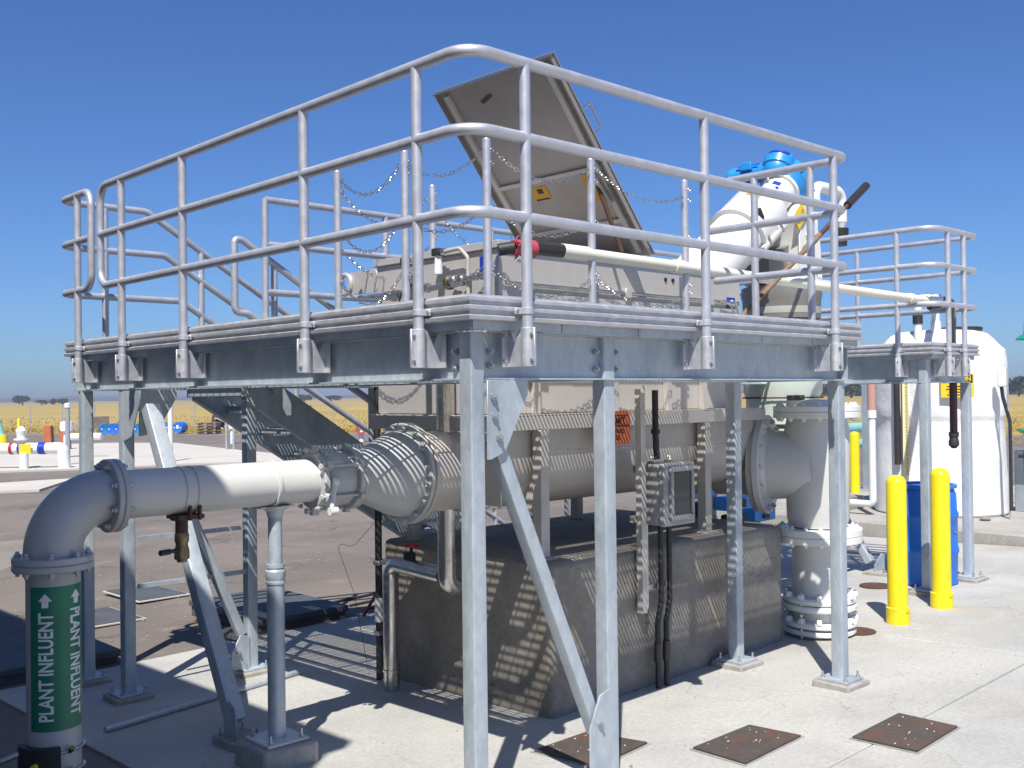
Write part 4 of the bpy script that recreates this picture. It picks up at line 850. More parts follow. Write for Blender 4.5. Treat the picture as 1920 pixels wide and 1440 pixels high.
MB().lathe([(.066,.115),(.07,.12),(.09,.115),(.092,0)],hc,(ax+up*.55).normalized(),26).build('fan_cover_rim',BLUL,gm)
mo=hc+Vector((-.02,.04,-.03)); MB().lathe([(0,.07),(.05,.080),(.10,.080),(.11,.070),(.34,.070),(.36,.08),(.42,.08),(.44,.06),(.44,0)],mo,(0,1,0),24).build('motor_body',BLUE,gm)
for k in range(10):
    a=2*PI*k/10; d=Vector((math.cos(a),0,math.sin(a))); MB().obox(mo+Vector((0,.225,0))+d*.075,(0,.11,0),d*.010,d.cross(Vector((0,1,0)))*.003).build('cooling_fin',BLUE,gm)
MB().box(mo.x-.10,mo.x-.03,mo.y+.16,mo.y+.27,mo.z+.02,mo.z+.09).build('terminal_box',BLUE,gm,bevel=.008)
MB().tube([e1-ax*.10+up*.165+(ax*.045*math.cos(t_)+up*.06*math.sin(t_)) for t_ in [PI*k/8 for k in range(9)]],.010,8).build('lifting_eye',WHITE,cv)
MB().prism([(-.06,2.80),(.33,2.80),(.30,3.15),(.17,3.50),(.02,3.44),(-.10,3.30),(-.02,3.10)],(7.86,4.69,0),(1,0,0),(0,0,1),(0,.42,0)).build('discharge_hopper',WHITE,cv,bevel=.008)
MB().prism([(-.34,2.80),(-.065,2.80),(-.03,3.10),(-.20,3.02),(-.34,2.98)],(7.86,4.80,0),(1,0,0),(0,0,1),(0,.25,0)).build('hopper_shadow_block',GREYP,cv)  # grey block added in place of the shadow under the casing
MB().prism([(0,0),(.03,0),(.03,.42),(0,.36)],(7.80,4.675,2.81),(1,0,0),(0,0,1),(0,.012,0)).build('hopper_gusset',WHITE,cv)
MB().prism([(0,0),(.03,0),(-.16,.40),(-.19,.37)],(8.10,4.675,2.81),(1,0,0),(0,0,1),(0,.012,0)).build('hopper_gusset',WHITE,cv)
MB().box(7.76,8.24,4.60,5.20,2.775,2.80).build('hopper_flange',WHITE,cv,bevel=.003)
MB().box(7.78,8.22,4.62,5.18,2.77,2.7745).build('hopper_gasket',RUSTP,cv)
for t0 in(.70,.92,.52):
    q=B0+ax*t0+Vector((0,-.245 if t0>.6 else -.20,-.10))
    MB().obox(q,ax*.035,(0,.012,0),up*.035).build('clamp_block',WHITE,cv,bevel=.006,seg=1)
    MB().tube([q+Vector((0,-.02,0))-up*.045,q+Vector((0,-.02,0))+up*.045],.010,8).build('clamp_toggle',SSB,cv)
MB().obox(B0+ax*.83+Vector((0,-.245,-.12)),ax*.22,(0,.016,0),up*.012).build('casing_seam_flange',WHITE,cv)
def clabel(t0,phi,w,h,m,nm,rr,base=B0):
    n=6; vs=[]
    for k in range(n+1):
        a=phi+(k/n-.5)*h/rr
        for s_ in(0,1): vs.append(base+ax*(t0+s_*w)+(up*math.cos(a)+Vector((0,-1,0))*math.sin(a))*rr)
    return MB().add(vs,[(2*k,2*k+1,2*k+3,2*k+2) for k in range(n)],True).build(nm,m,cv)
clabel(.86,.42,.13,.12,YELD,'warning_label',.2565); clabel(.92,.40,.035,.04,BLK,'label_print',.2575)
clabel(1.18,.55,.17,.12,WPR,'maker_label',.1465); clabel(1.27,.50,.055,.07,BLUL,'label_print',.1475); clabel(1.22,.72,.035,.03,BLUL,'label_print',.1475)
yl=MB().obox((7.80,4.668,3.33),(.065,0,.065),(0,.002,0),(-.04,0,.055)).build('triangle_label',YELP,cv)
for dx in(-.033,.033):
    q=Vector((7.80+dx,4.664,3.33+dx)); MB().tube([q+Vector((-.024,0,-.028)),q+Vector((.024,0,-.024)),q+Vector((0,0,.03)),q+Vector((-.024,0,-.028))],.003,4).build('triangle_print',BLK,yl)
# chute parts below hopper
ch=thing('discharge_chute',(7.85,4.9,1.4),'wide vertical discharge chute, grey above the deck and pale green below','chute')
MB().lathe([(0,.245),(.03,.335),(.10,.34),(.14,.33),(.30,.325)],(7.86,4.9,2.77),(0,0,-1),40).build('grey_sleeve',GREYP,ch) 
MB().lathe([(0,.32),(.02,.328),(.09,.328),(.10,.318)],(7.86,4.9,2.60),(0,0,-1),40).build('clamp_band',mat('pale_grey_band',(.34,.34,.31),.5),ch)
MB().lathe([(0,.315),(.012,.315)],(7.86,4.9,2.498),(0,0,-1),40).build('black_gap_ring',BLACK,ch)
MB().lathe([(0,.31),(.38,.315)],(7.86,4.9,2.485),(0,0,-1),40).build('lower_sleeve',GREYP,ch)
MB().lathe([(0,.33),(.25,.33),(.30,.31),(.55,.31),(.72,.30)],(7.86,4.9,2.1),(0,0,-1),44).build('pale_tube',PVCG,ch)
MB().lathe([(0,.316),(.01,.318),(.03,.316)],(7.86,4.9,1.58),(0,0,-1),44).build('black_seal',BLACK,ch)
MB().tube([(7.86+.335*math.cos(a),4.9+.335*math.sin(a),1.80) for a in [2*PI*k/32 for k in range(33)]],.007,6).build('cable_tie',RUSTP,ch)
for a in(3.9,4.1): MB().obox((7.86+.35*math.cos(a),4.9+.35*math.sin(a),1.80),(.03,0,0),(0,.03,0),(0,0,.022)).build('clamp_buckle',BLACK,ch,bevel=.005,seg=1)
# vent pipe with trap
vp=thing('vent_pipe',(8.43,4.9,0),'thin white plastic vent pipe with a u bend and black valve beside the blue motor','pipe')
MB().tube([(8.43,4.9,1.0),(8.43,4.9,3.58)],.026,16).build('riser',PVCW,vp)
MB().tube(bend([(8.43,4.9,3.50),(8.43,4.9,3.70),(8.90,4.9,3.70),(8.90,4.9,3.42)],.10),.052,20).build('u_bend',PVCW,vp)
MB().lathe([(0,.05),(.05,.03),(.08,.03)],(8.90,4.9,3.42),(0,0,-1),18).build('reducer',PVCW,vp)
MB().lathe([(0,.03),(0,.075),(.10,.075),(.12,.06),(.16,.06),(.16,0)],(8.88,4.9,3.36),(0,0,-1),20).build('cam_cap',BLACK,vp)
# rakes leaning on the rail
rk=thing('rake',(5.95,4.0,2.2),'long rake leaning up over the rail, rusty shaft below and dark grip on top','rake')
a0=Vector((5.75,3.98,2.26)); a1=Vector((7.66,4.0,3.462)); dd=(a1-a0)
MB().tube([a0,a0+dd*.62],.016,12,rs=[.020,.017]).build('wooden_shaft',WOOD,rk)
MB().tube([a0+dd*.50,a0+dd*.52,a0+dd*.60,a0+dd*.62],.02,12,rs=[.018,.028,.024,.018]).build('ferrule',WOOD,rk)
MB().tube([a0+dd*.62,a1-dd*.16],.016,12).build('metal_shaft',RUSTP,rk); MB().tube([a1-dd*.16,a1],.032,16).build('grip',DARKP,rk)
r2=thing('pole',(7.0,4.5,2.6),'thin dark pole leaning beside the rake','pole')
MB().tube([(6.75,4.45,2.55),(8.05,4.5,3.28)],.014,10).build('shaft',RUSTP,r2)

# ---------------------------------------------------------------- long cream pipe along the platform
lp=thing('overhead_pipe',(4.3,4.1,2.66),'long cream plastic pipe carried over the deck from the red coupling to the white tank','pipe')
yy=4.1
MB().tube([(4.34,yy,2.668),(9.0,yy,2.632)],.036,20).build('long_pipe',PVC,lp)
MB().tube([(4.29,yy,2.668),(4.50,yy,2.668)],.043,20).build('socket',PVC,lp); MB().tube([(5.32,yy,2.66),(5.42,yy,2.66)],.043,20).build('socket',PVC,lp); MB().tube([(8.55,yy,2.635),(8.62,yy,2.635)],.044,20).build('socket',PVC,lp)
MB().tube([(4.06,yy,2.665),(4.295,yy,2.668)],.040,20).build('black_hose_end',DARKP,lp)
rc=MB().lathe([(0,.03),(0,.040),(.02,.044),(.12,.052),(.15,.052),(.15,.04)],(3.91,yy,2.655),(1,0,0),20).build('red_coupling',REDP,lp)
MB().tube([(3.91+.02*math.cos(a),yy-.05,2.69+.02*math.sin(a)) for a in [2*PI*k/12 for k in range(13)]],.004,6).build('cam_ring',REDP,rc)
MB().tube([(3.85,yy+.05,2.64),(3.92,yy,2.655)],.034,16).build('black_sleeve',BLACK,lp)
MB().tube(bend([(3.93,yy-.01,2.60),(3.99,yy-.01,2.575),(4.03,yy,2.52),(4.04,yy+.02,2.28)],.05),.011,10).lathe([(0,.012),(0,.02),(.03,.02),(.03,.012)],(3.93,yy-.01,2.60),(1,0,-.4),6).build('air_line',SS,lp)
MB().tube(bend([(8.93,yy,2.632),(9.14,yy+.01,2.655),(13.10,5.92,3.03),(13.10,5.92,2.62)],.12),.048,20).build('white_run',PVCW,lp)
MB().tube(bend([(12.98,6.10,2.90),(12.98,6.10,3.03),(13.07,5.97,3.03)],.06),.045,14).build('side_tee',PVCW,lp)
MB().tube(bend([(9.28,yy+.15,2.60),(9.70,4.25,2.66),(9.70,4.25,2.2)],.10),.025,12).build('dark_line',DARKP,lp)
# hoses hanging near the far arm
h1=thing('hose',(9.56,4.15,1.4),'maroon hose hanging from the far arm of the platform with a black end coupling','hose')
MB().tube(bend([(9.40,4.17,2.67),(9.58,4.17,2.66),(9.575,4.17,2.4),(9.57,4.17,2.1)],.07),.033,14).build('upper_hose',OLIVE,h1); MB().tube([(9.57,4.17,2.1),(9.565,4.17,1.44)],.034,14).build('hose_body',MAR,h1)
MB().lathe([(0,.034),(0,.044),(.04,.044),(.05,.036),(.09,.046),(.12,.046),(.15,.02),(.15,0)],(9.565,4.17,1.46),(0,0,-1),16).build('end_coupling',BLACK,h1)
# ---------------------------------------------------------------- bollards and drum
def bollard(x,y,label,h=1.13,src=None):
    zz=gz(x,y)
    if src: return place_copy(src,(x,y,zz),label)
    t=thing('bollard',(x,y,zz),label,'bollard','yellow bollards')
    MB().lathe([(0,.075),(h-.06,.075),(h-.035,.070),(h-.012,.052),(h,.025),(h+.002,0)],(x,y,zz),(0,0,1),32).build('sleeve',YEL,t)
    MB().lathe([(0,.088),(.13,.088),(.135,.075)],(x,y,zz-.01),(0,0,1),32).build('base_collar',YEL,t)
    MB().obox((x+.085*-.3,y-.088,zz+.11),(.012,0,0),(0,.004,0),(0,0,.012)).build('bolt_head',YEL,t)
    return t
b0=bollard(7.625,3.775,'yellow bollard in front of the blue drum, left of the far column')
bollard(8.36,3.765,'yellow bollard right of the far column, nearer the tank',src=b0)
c=place_copy(b0,(15.2,8.2,.08),'yellow bollard far back, between the column and the white tank')
def drum(loc,label,m=DRUM,src=None,rot=None,group='blue plastic drums'):
    if src is None:
        x,y,z_=loc; t=thing('drum',loc,label,'drum',group); H=.92; r=.262
        MB().lathe([(0,0),(0,r-.02),(.02,r-.004),(.05,r-.01),(.28,r-.004),(.30,r+.006),(.33,r+.006),(.35,r-.004),(.60,r-.004),(.62,r+.006),(.65,r+.006),(.67,r-.006),(.82,r-.012),(.86,r-.03),(.885,r-.035)],loc,(0,0,1),40).build('drum_body',m,t)
        MB().lathe([(.87,r-.04),(.875,r-.006),(.905,r-.004),(.91,r-.02),(.905,r-.04),(.89,r-.045),(.888,0)],loc,(0,0,1),40).build('drum_head',m,t)
        for (dx,dy) in((.12,.06),(-.12,-.07)): MB().lathe([(0,.03),(.012,.03),(.014,0)],(x+dx,y+dy,z_+.889),(0,0,1),14).build('bung',WPR,t)
        return t
dr=drum((9.34,4.33,gz(9.34,4.33)),'upright blue plastic drum standing behind the two yellow bollards',group='blue plastic drum')
MB().tube([(9.34-.05,4.33-.262,.58),(9.34+.01,4.33-.268,.565)],.004,6).build('wire_hook',SSB,dr)

# ---------------------------------------------------------------- insulated white tank
tx,ty,tz=13.62,6.13,.245
wt=thing('storage_tank',(tx,ty,tz),'tall white insulated storage tank with rounded shoulder on the curbed pad','tank')
M=MB(); n=64; prof=[(0,.80),(.03,.825),(.6,.815),(1.2,.80),(1.28,.825),(1.7,.83),(1.95,.825),(2.12,.80),(2.20,.72),(2.27,.66),(2.33,.60),(2.37,.50),(2.395,.3),(2.40,0)]
vs=[]
rp=[]
for i in range(len(prof)-1):
    a,b=prof[i],prof[i+1]
    for k in range(4): rp.append((a[0]+(b[0]-a[0])*k/4,a[1]+(b[1]-a[1])*k/4))
rp.append(prof[-1])
for (d,r) in rp:
    for j in range(n):
        a=2*PI*j/n; w_=1+.012*math.sin(3*a+d*2.1)+.006*math.sin(7*a-d*5)+.004*math.sin(11*a+d*9)
        vs.append((tx+r*w_*math.cos(a),ty+r*w_*math.sin(a),tz+d))
M.add(vs,[(i*n+j,i*n+(j+1)%n,(i+1)*n+(j+1)%n,(i+1)*n+j) for i in range(len(rp)-1) for j in range(n)],True); M.build('tank_shell',TANKM,wt)
MB().lathe([(-.03,.25),(0,.27),(.02,.27),(.03,.25),(.035,0)],(tx+.05,ty-.28,tz+2.39),(0,0,1),28).build('manway_lid',BLACK,wt)
for (x,y,hh,m_,r) in((12.98,6.10,.30,PVCW,.05),(13.10,5.92,.10,PVCW,.062)):
    q=MB().tube([(x,y,tz+2.15),(x,y,tz+2.38+hh)],r,16).build('nozzle_pipe',m_,wt)
MB().tube([(12.98,6.10,2.70),(12.98,6.10,2.82)],.062,16).build('black_coupling',BLACK,wt)
# strap-like dark conduit and cream level gauge on the tank front (camera side direction)
cdv=Vector((-tx,-ty,0)).normalized(); sdv=Vector((cdv.y*-1,cdv.x,0)) # sdv: to the right seen from camera? checked below
sdv=Vector((-cdv.y,cdv.x,0))
if sdv.dot(R0)<0: sdv=-sdv
def on_tank(s_,z_,off=.02):
    f=math.sqrt(max(0,.83**2-s_**2)); return Vector((tx,ty,0))+cdv*(f+off)+sdv*s_+Vector((0,0,z_))
MB().tube([on_tank(-.50,.9,.03),on_tank(-.50,2.35,.03)],.04,12).build('dark_conduit',DARKP,wt)
M=MB(); a=on_tank(-.40,.75,.03); M.obox(on_tank(-.395,1.55,.03),sdv*.035,cdv*.01,(0,0,.80)); lg=M.build('level_gauge',CREAM,wt)
M=MB()
for k in range(46): M.obox(on_tank(-.38,.78+k*.034,.042),sdv*.016,cdv*.002,(0,0,.003))
M.build('gauge_marks',BRASS,lg,kind='stuff')
# caution sign
sc=on_tank(.215,1.90,.10); sgn=MB().obox(sc,sdv*.19,cdv*.004,(0,0,.145)).build('caution_sign',YELP,wt)
MB().obox(sc+cdv*.006+Vector((0,0,.085)),sdv*.175,cdv*.001,(0,0,.05)).build('sign_header',BLK,sgn)
flat_text('CAUTION',.078,sc+cdv*.008-sdv*.168+Vector((0,0,.058)),sdv,(0,0,1),'sign_lettering',YELP,sgn,bold=.002,narrow=.92)
for k,(w_,dz) in enumerate(((.12,-.01),(.13,-.045),(.10,-.08),(.12,-.115))): MB().obox(sc+cdv*.006+Vector((0,0,dz)),sdv*w_,cdv*.001,(0,0,.006)).build('sign_text_line',BLK,sgn)
# side pipes of the tank
pp=thing('fill_pipe',(12.6,6.55,.3),'white plastic pipe with reddish upper part rising along the left of the tank','pipe')
MB().tube(bend([(12.6,6.95,.39),(12.6,6.55,.39),(12.6,6.55,1.53)],.06),.045,16).build('white_pipe',PVCW,pp)
MB().tube([(12.6,6.55,1.50),(12.6,6.55,1.60)],.058,16).build('socket',PVCW,pp)
MB().tube([(12.6,6.55,1.58),(12.6,6.55,2.1)],.055,16).build('reddish_pipe',PINK,pp)
MB().tube([(12.58,7.15,.38),(12.6,6.95,.39)],.06,14).box(12.5,12.66,7.0,7.12,.28,.50).build('ball_valve',BLACK,pp)
MB().box(12.55,12.62,7.10,7.30,.42,.55).build('valve_handle',RED,pp)
MB().box(12.9,13.3,7.05,7.45,.245,.42).build('meter_box',BOXG,None,label='grey meter box on the pad at the tank foot beside the valve',cat='box')
gp=thing('steel_column',(15.8,8.28,0),'grey steel column behind the left side of the white tank','column')
MB().box(15.74,15.88,8.22,8.36,-.1,2.0).build('shaft',GALVF,gp,bevel=.01); MB().box(15.66,15.96,8.14,8.44,.245,.26).build('base_plate',GALVF,gp)
tp=thing('teal_pipe',(16,8.9,1),'pair of teal pipes running past behind the white tee','pipe')
MB().tube([(13.2,8.9,1.22),(17.2,8.9,1.22)],.085,16).build('upper_pipe',TEAL,tp); MB().tube([(13.2,8.9,.95),(17.2,8.9,.95)],.075,16).build('lower_pipe',TEAL,tp)
for x in(13.4,16.9): MB().box(x-.04,x+.04,8.86,8.94,.0,1.14).build('pipe_support',GALVF,tp)
MB().lathe([(0,.05),(.02,.07),(.05,.05),(.06,0)],(12.95,5.28,.245),(.1,0,1),10).build('rock',PED,None,label='grey rock at the foot of the white tank',cat='rock')
# right-edge equipment
rp_=thing('hose_stand',(13.3,5.12,.245),'dark hose hanging on a thin stand at the right edge beside the tank','hose stand')
MB().tube(bend([(13.3,5.22,2.10),(13.3,5.18,1.75),(13.3,5.10,1.45),(13.3,5.10,.35)],.2),.022,10).build('hanging_hose',DARKP,rp_)
MB().tube([(13.3,5.12,.25),(13.3,5.12,2.12)],.010,8).build('stand_rod',GALVF,rp_)
MB().box(13.25,13.33,5.13,5.23,1.88,2.12).build('hose_bracket',PVCW,rp_,bevel=.01)
t=thing('pump_skid',(13.9,5.0,.245),'grey pump skid with black motor at the right edge beyond the tank','pump')
MB().box(14.2,14.32,5.28,5.40,.245,1.05).build('skid_post',GALVF,t,bevel=.01)
MB().box(14.0,15.2,4.55,5.28,.96,1.00).build('skid_top',BLACK,t,bevel=.01)
MB().lathe([(0,0),(0,.12),(.03,.15),(.35,.15),(.40,.10),(.42,0)],(14.1,4.85,.52),(0,-1,0),20).build('pump_motor',BLACK,t)
MB().box(14.9,15.2,4.8,5.2,.245,.96).build('skid_cabinet',BOXG,t,bevel=.01)
t=thing('safety_shower',(14.0,5.2,0),'green safety shower head and bowl at the right edge of the picture','safety shower')
x,y=14.0,5.12
MB().lathe([(0,.17),(.02,.17),(.08,.08),(.12,.075),(.22,.07),(.25,0)],(x,y-.02,2.48),(0,0,1),24).build('shower_head',GREEN,t)
MB().lathe([(0,.15),(-.02,.15),(-.07,.05),(-.08,0)],(x,y,1.33),(0,0,1),24).build('eye_wash_bowl',GREEN,t)
MB().tube(bend([(x,y-.02,2.72),(x,y-.35,2.72),(x,y-.35,.25)],.08),.02,10).build('supply_pipe',GREEN,t)
MB().tube([(x,y,1.27),(x,y-.35,1.15)],.015,8).build('bowl_arm',GALVF,t)
# blue pumps under the tank
for (x,y,z_,lb) in((8.32,6.15,.90,'blue pump motor seen under the tank right of the control box'),(9.0,6.2,.72,'blue valve actuator seen beside the white tee branch'),(9.5,6.25,.56,'blue pump block seen under the branch of the white tee')):
    t=thing('pump',(x,y,.1),lb,'pump','blue pumps behind the pedestal')
    MB().box(x-.20,x+.20,y-.10,y+.10,z_-.07,z_+.07).build('motor',BLUE,t,bevel=.015)
    MB().box(x-.05,x+.05,y-.12,y-.1005,z_-.04,z_+.04).build('cover_plate',BLACK,t)
    MB().box(x-.12,x+.12,y-.09,y+.09,z_-.26,z_-.12).build('pump_casing',BLACK,t,bevel=.02)
    MB().box(x-.15,x+.15,y-.12,y+.12,gz(x,y)-.01,z_-.26).build('pump_plinth',PED,t)
    MB().tube([(x-.15,y-.2,z_-.3),(x-.35,y-.25,z_-.42)],.06,12).build('pump_pipe',PAINT,t)
# red hose behind pedestal
MB().tube(bend([(5.3,7.5,gz(5.3,7.5)+.02),(5.6,7.3,.55),(6.0,7.1,.62),(6.6,6.9,.60),(7.2,6.8,.1)],.3),.014,8).build('red_hose',RED,None,label='thin red hose looping behind the pedestal',cat='hose')
# dark lines crossing the asphalt (three rods lying parallel)
for k in range(3):
    MB().cyl((5.55+k*.02,8.35-k*.25,gz(6,8)-.02+.012),(8.5,8.55-k*.25,gz(8,8)-.02+.012),.012,8).build('ground_rod',BLACK,None,label='%s thin dark rod lying on the asphalt behind the pedestal'%('farthest','middle','nearest')[k],cat='rod',group='dark rods lying on the asphalt')

# ---------------------------------------------------------------- far left yard
ZF=-.10
def at(px_,py_,zz=-.15):
    d=F+R_*((px_-960)/1953)-U_*((py_-720)/1953); return Vector((0,0,1.85))+d*((zz-1.85)/d.z)
def post_far(name,x,y,h,r,m,label,cat,cap=None,z0=ZF):
    t=thing(name,(x,y,z0),label,cat); MB().tube([(x,y,z0-.05),(x,y,z0+h)],r,14).build('shaft',m,t)
    if cap: MB().lathe([(0,r),(0,r*1.35),(.12,r*1.35),(.15,0)],(x,y,z0+h-.02),(0,0,1),14).build('cap',cap,t)
    return t
post_far('vent_standpipe',14.69,31.05,1.82,.075,PVCW,'tall white standpipe with a cap on the far concrete apron','standpipe',PVCW)
post_far('guard_post',12.0,32.3,1.75,.07,GALVF,'grey post with white cap beside the orange barrier far left','post',PVCW)
for x_,y_ in((19.5,36.45),(19.67,36.2)): post_far('apron_post',x_,y_,1.1,.05,GALVF,'short grey post at the right end of the far apron, %s of a pair'%('left' if x_<19.6 else 'right'),'post')
for (x_,y_,h) in((16.75,51.1,1.15),(13.2,52.5,1.1)):
    bb=place_copy(b0,(x_,y_,ZF),'distant yellow bollard at the left edge, %s of the pair'%('right' if x_>15 else 'left'))
# teal/yellow barrier at far left
t=thing('pump_barrier',(9.9,33.5,ZF),'leaning blue and yellow post at the far left edge','post')
bx_,by_=at(8,832).x,at(8,832).y
MB().tube([(bx_,by_,ZF),(bx_-.35,by_+.2,ZF+1.5)],.13,10).build('blue_post',TEAL,t); MB().lathe([(0,.28),(.35,.22),(.40,0)],(bx_-.1,by_,ZF),(0,0,1),12).build('yellow_base',YEL,t)
# white pipe run
wp=thing('yard_pipe',(10,28,ZF),'white pipe run with red and blue bands on the far left concrete','pipe')
L=at(0,852,.42-.0); 
def onp(px_,dy=0,zz=.47): # along line py constant depth ~ y plane 29
    d=F+R_*((px_-960)/1953)-U_*((850-720)/1953); P=Vector((0,0,1.85))+d*(30.2/d.dot(F)); return Vector((P.x,P.y,zz))
P0=onp(-60);P1=onp(108); dv_=(P1-P0).normalized()
MB().tube([P0,P1],.16,20).build('main_pipe',PVCW,wp)
MB().tube(bend([P1-dv_*.1,P1+dv_*.15,P1+dv_*.2+Vector((0,0,-.6))],.18),.17,18).build('down_elbow',PVCW,wp)
for px_,m_,w_ in((20,RED,.09),(36,BLUL,.12),(74,BLUL,.20)): q=onp(px_); MB().lathe([(0,.165),(0,.175),(w_,.175),(w_,.165)],q,dv_,20).build('colour_band',m_,wp)
q=onp(40)-F*.25; MB().obox(q+R0*.22+Vector((0,0,.0)),R0*.17,F*.01,(0,0,.14)).build('yellow_tag',YELP,wp)
q=onp(40); MB().tube([q+Vector((0,0,.1)),q+Vector((0,0,.42))],.12,14).lathe([(0,.0),(.0,.2),(.05,.2),(.05,0)],q+Vector((0,0,.24)),(0,0,1),16).build('air_valve',PVCW,wp)
MB().lathe([(0,0),(.02,.12),(.15,.15),(.25,.10),(.29,0)],q+Vector((0,0,.36)),(0,0,1),16).build('valve_bonnet',PVCW,wp)
q2=onp(51)-F*.2; MB().tube([Vector((q2.x,q2.y,-.15)),Vector((q2.x,q2.y,.35))],.12,14).build('pipe_pedestal',PVCW,wp)
# orange barrier
q=at(103,845); t=thing('barrier',(q.x,q.y,ZF),'dull orange traffic barrier behind the far left posts','barrier')
for s_ in(-.2,.22): MB().prism([(-.2,0),(.2,0),(.14,.95),(-.14,.95)],Vector((q.x,q.y,ZF))+R0*s_*1.6,R0,(0,0,1),F*.3).build('panel',DORG,t,bevel=.03)
# white valve cluster
q=at(125,860); t=thing('hydrant',(q.x,q.y,ZF),'white valve head with grey handwheel on a post, far left','valve')
MB().tube([(q.x,q.y,ZF),(q.x,q.y,ZF+.95)],.10,14).lathe([(0,.2),(.1,.22),(.3,.2),(.36,0)],(q.x,q.y,ZF+.9),(0,0,1),16).build('valve_stand',PVCW,t)
MB().tube([(q.x+.25+.16*math.cos(a)*R0.x,q.y+.16*math.cos(a)*R0.y,ZF+1.05+.16*math.sin(a)) for a in [2*PI*k/14 for k in range(15)]],.02,6).build('handwheel',GALVF,t)
MB().tube([Vector((q.x,q.y,ZF+.7)),Vector((q.x,q.y,ZF+.7))+R0*1.2],.12,14).build('side_pipe',PVCW,t)
# lying drums
dsrc=None
for k,(px_,m_,yw,lb) in enumerate(((196,DRUM2,.4,'leftmost faded blue drum lying on its side at the field edge'),(213,DRUM,.9,'second lying drum from the left at the field edge'),(228,DRUM,1.2,'third lying drum from the left, half behind the column'),(262,DRUM2,1.0,'lying drum seen just right of the column'),(300,DRUM2,1.2,'pale blue lying drum left of the tall standpipe'),(311,DRUM2,1.3,'pale blue lying drum behind the tall standpipe'),(338,DRUM,1.55,'dark blue lying drum at the right end of the row'))):
    q=at(px_,815 if k<4 else 812); 
    t=thing('drum',(q.x,q.y,-.15),lb,'drum','blue drums lying in a row at the field edge'); r=.33
    a=yaw-PI/2-.5+yw*.6; d=Vector((math.cos(a),math.sin(a),0))*(-1 if k<2 else -1)
    a=yaw+PI+(.6-yw*.4); d=Vector((math.cos(a),math.sin(a),0)); c=Vector((q.x,q.y,-.15+r))
    MB().lathe([(0,0),(0,r-.03),(.03,r-.01),(.30,r-.01),(.33,r),(.37,r-.01),(.62,r-.01),(.65,r),(.69,r-.01),(.94,r-.02),(.97,r-.03),(.96,r-.06),(.95,0)],c-d*.48,d,24).build('drum_body',m_,t)
    for s_ in(-1,1): MB().lathe([(0,.04),(.02,.04),(.022,0)],c+d*.475+Vector((-d.y,d.x,0))*.18*s_,d,10).build('bung',WPR,t)
    if k==6: MB().obox(c+d*.478+Vector((0,0,.05)),Vector((-d.y,d.x,0))*.07,d*.003,(0,0,.10)).build('paper_label',WPR,t)
# pallets and scrap
q=at(392,812); t=thing('pallet_stack',(q.x,q.y,-.15),'weathered stack of wooden pallets at the field edge','pallets')
for lv in range(4):
    for s_ in range(5): MB().obox(Vector((q.x,q.y,-.15+.09+lv*.17))+F*(s_-2)*.26,R0*.55,F*.06,(0,0,.012)).build('pallet_board',PALW,t)
    for s_ in(-.5,0,.5): MB().obox(Vector((q.x,q.y,-.15+.03+lv*.17))+R0*s_,R0*.05,F*.6,(0,0,.045)).build('pallet_bearer',PALW,t)
q=at(418,806); t=thing('scrap_pile',(q.x,q.y,-.15),'pile of scrap metal and a brown drum beside the pallets','scrap')
MB().lathe([(0,0),(0,.4),(.9,.42),(.9,0)],(q.x-.3,q.y+.2,-.15),(.2,.1,1),18).build('brown_drum',RUSTP,t)
for k in range(9):
    random.seed(k+30); c=Vector((q.x,q.y,.1+random.uniform(0,.7)))+R0*random.uniform(-.4,1.2)+F*random.uniform(-.5,.5); u=Vector((random.uniform(-1,1),random.uniform(-1,1),random.uniform(-.5,.5))).normalized(); v=u.cross(Vector((0,0,1))).normalized()
    MB().obox(c,u*.45,v*.16,u.cross(v)*.02).build('scrap_sheet',(GALVF,PVCW,BLACK)[k%3],t)
q=at(436,832); t=thing('white_valve',(q.x,q.y,-.15),'white and red valve assembly standing near the pallets','valve')
MB().tube([(q.x,q.y,-.15),(q.x,q.y,.7)],.1,12).lathe([(0,.0),(.0,.17),(.25,.2),(.3,0)],(q.x,q.y,.5),(0,0,1),12).build('valve_stand',PVCW,t)
MB().tube([(q.x-.1,q.y,.95),(q.x+.1,q.y,.95)],.10,10).build('red_cap',RED,t)
q=at(678,828); t=thing('hydrant',(q.x,q.y,-.15),'red-flanged white outlet seen between the stair and the reducer','hydrant')
MB().tube([(q.x,q.y,-.15),(q.x,q.y,.35)],.12,12).build('stand',PVCW,t); c=Vector((q.x,q.y,.42)); MB().lathe([(0,.14),(0,.24),(.06,.24),(.06,.14),(0,.14)],c-F*.2,-F,24).build('red_flange',REDP,t)
MB().lathe([(0,.16),(.4,.16)],c-F*.2,F,20).build('barrel',PVCW,t)
q=at(184,806); MB().box(q.x-1.0,q.x+.6,q.y-.4,q.y+.6,.0,.75).build('crate',PALW,None,bevel=.02,label='pale crate on the gravel left of the lying drums',cat='crate')
# chain-link fence posts at the field edge
fe=thing('field_fence',(30,60,-.2),'thin chain-link fence posts along the edge of the dry field','fence')
A=at(-120,806);B=at(760,800)
N_=15
for k in range(N_): p=A.lerp(B,k/(N_-1)); MB().tube([(p.x,p.y,-.2),(p.x,p.y,1.55)],.035,8).build('fence_post',GALVF,fe)
M=MB()
for zz in(1.5,.7,0): M.tube([(A.x,A.y,zz),(B.x,B.y,zz)],.008,4)
M.build('fence_wire',GALVF,fe)
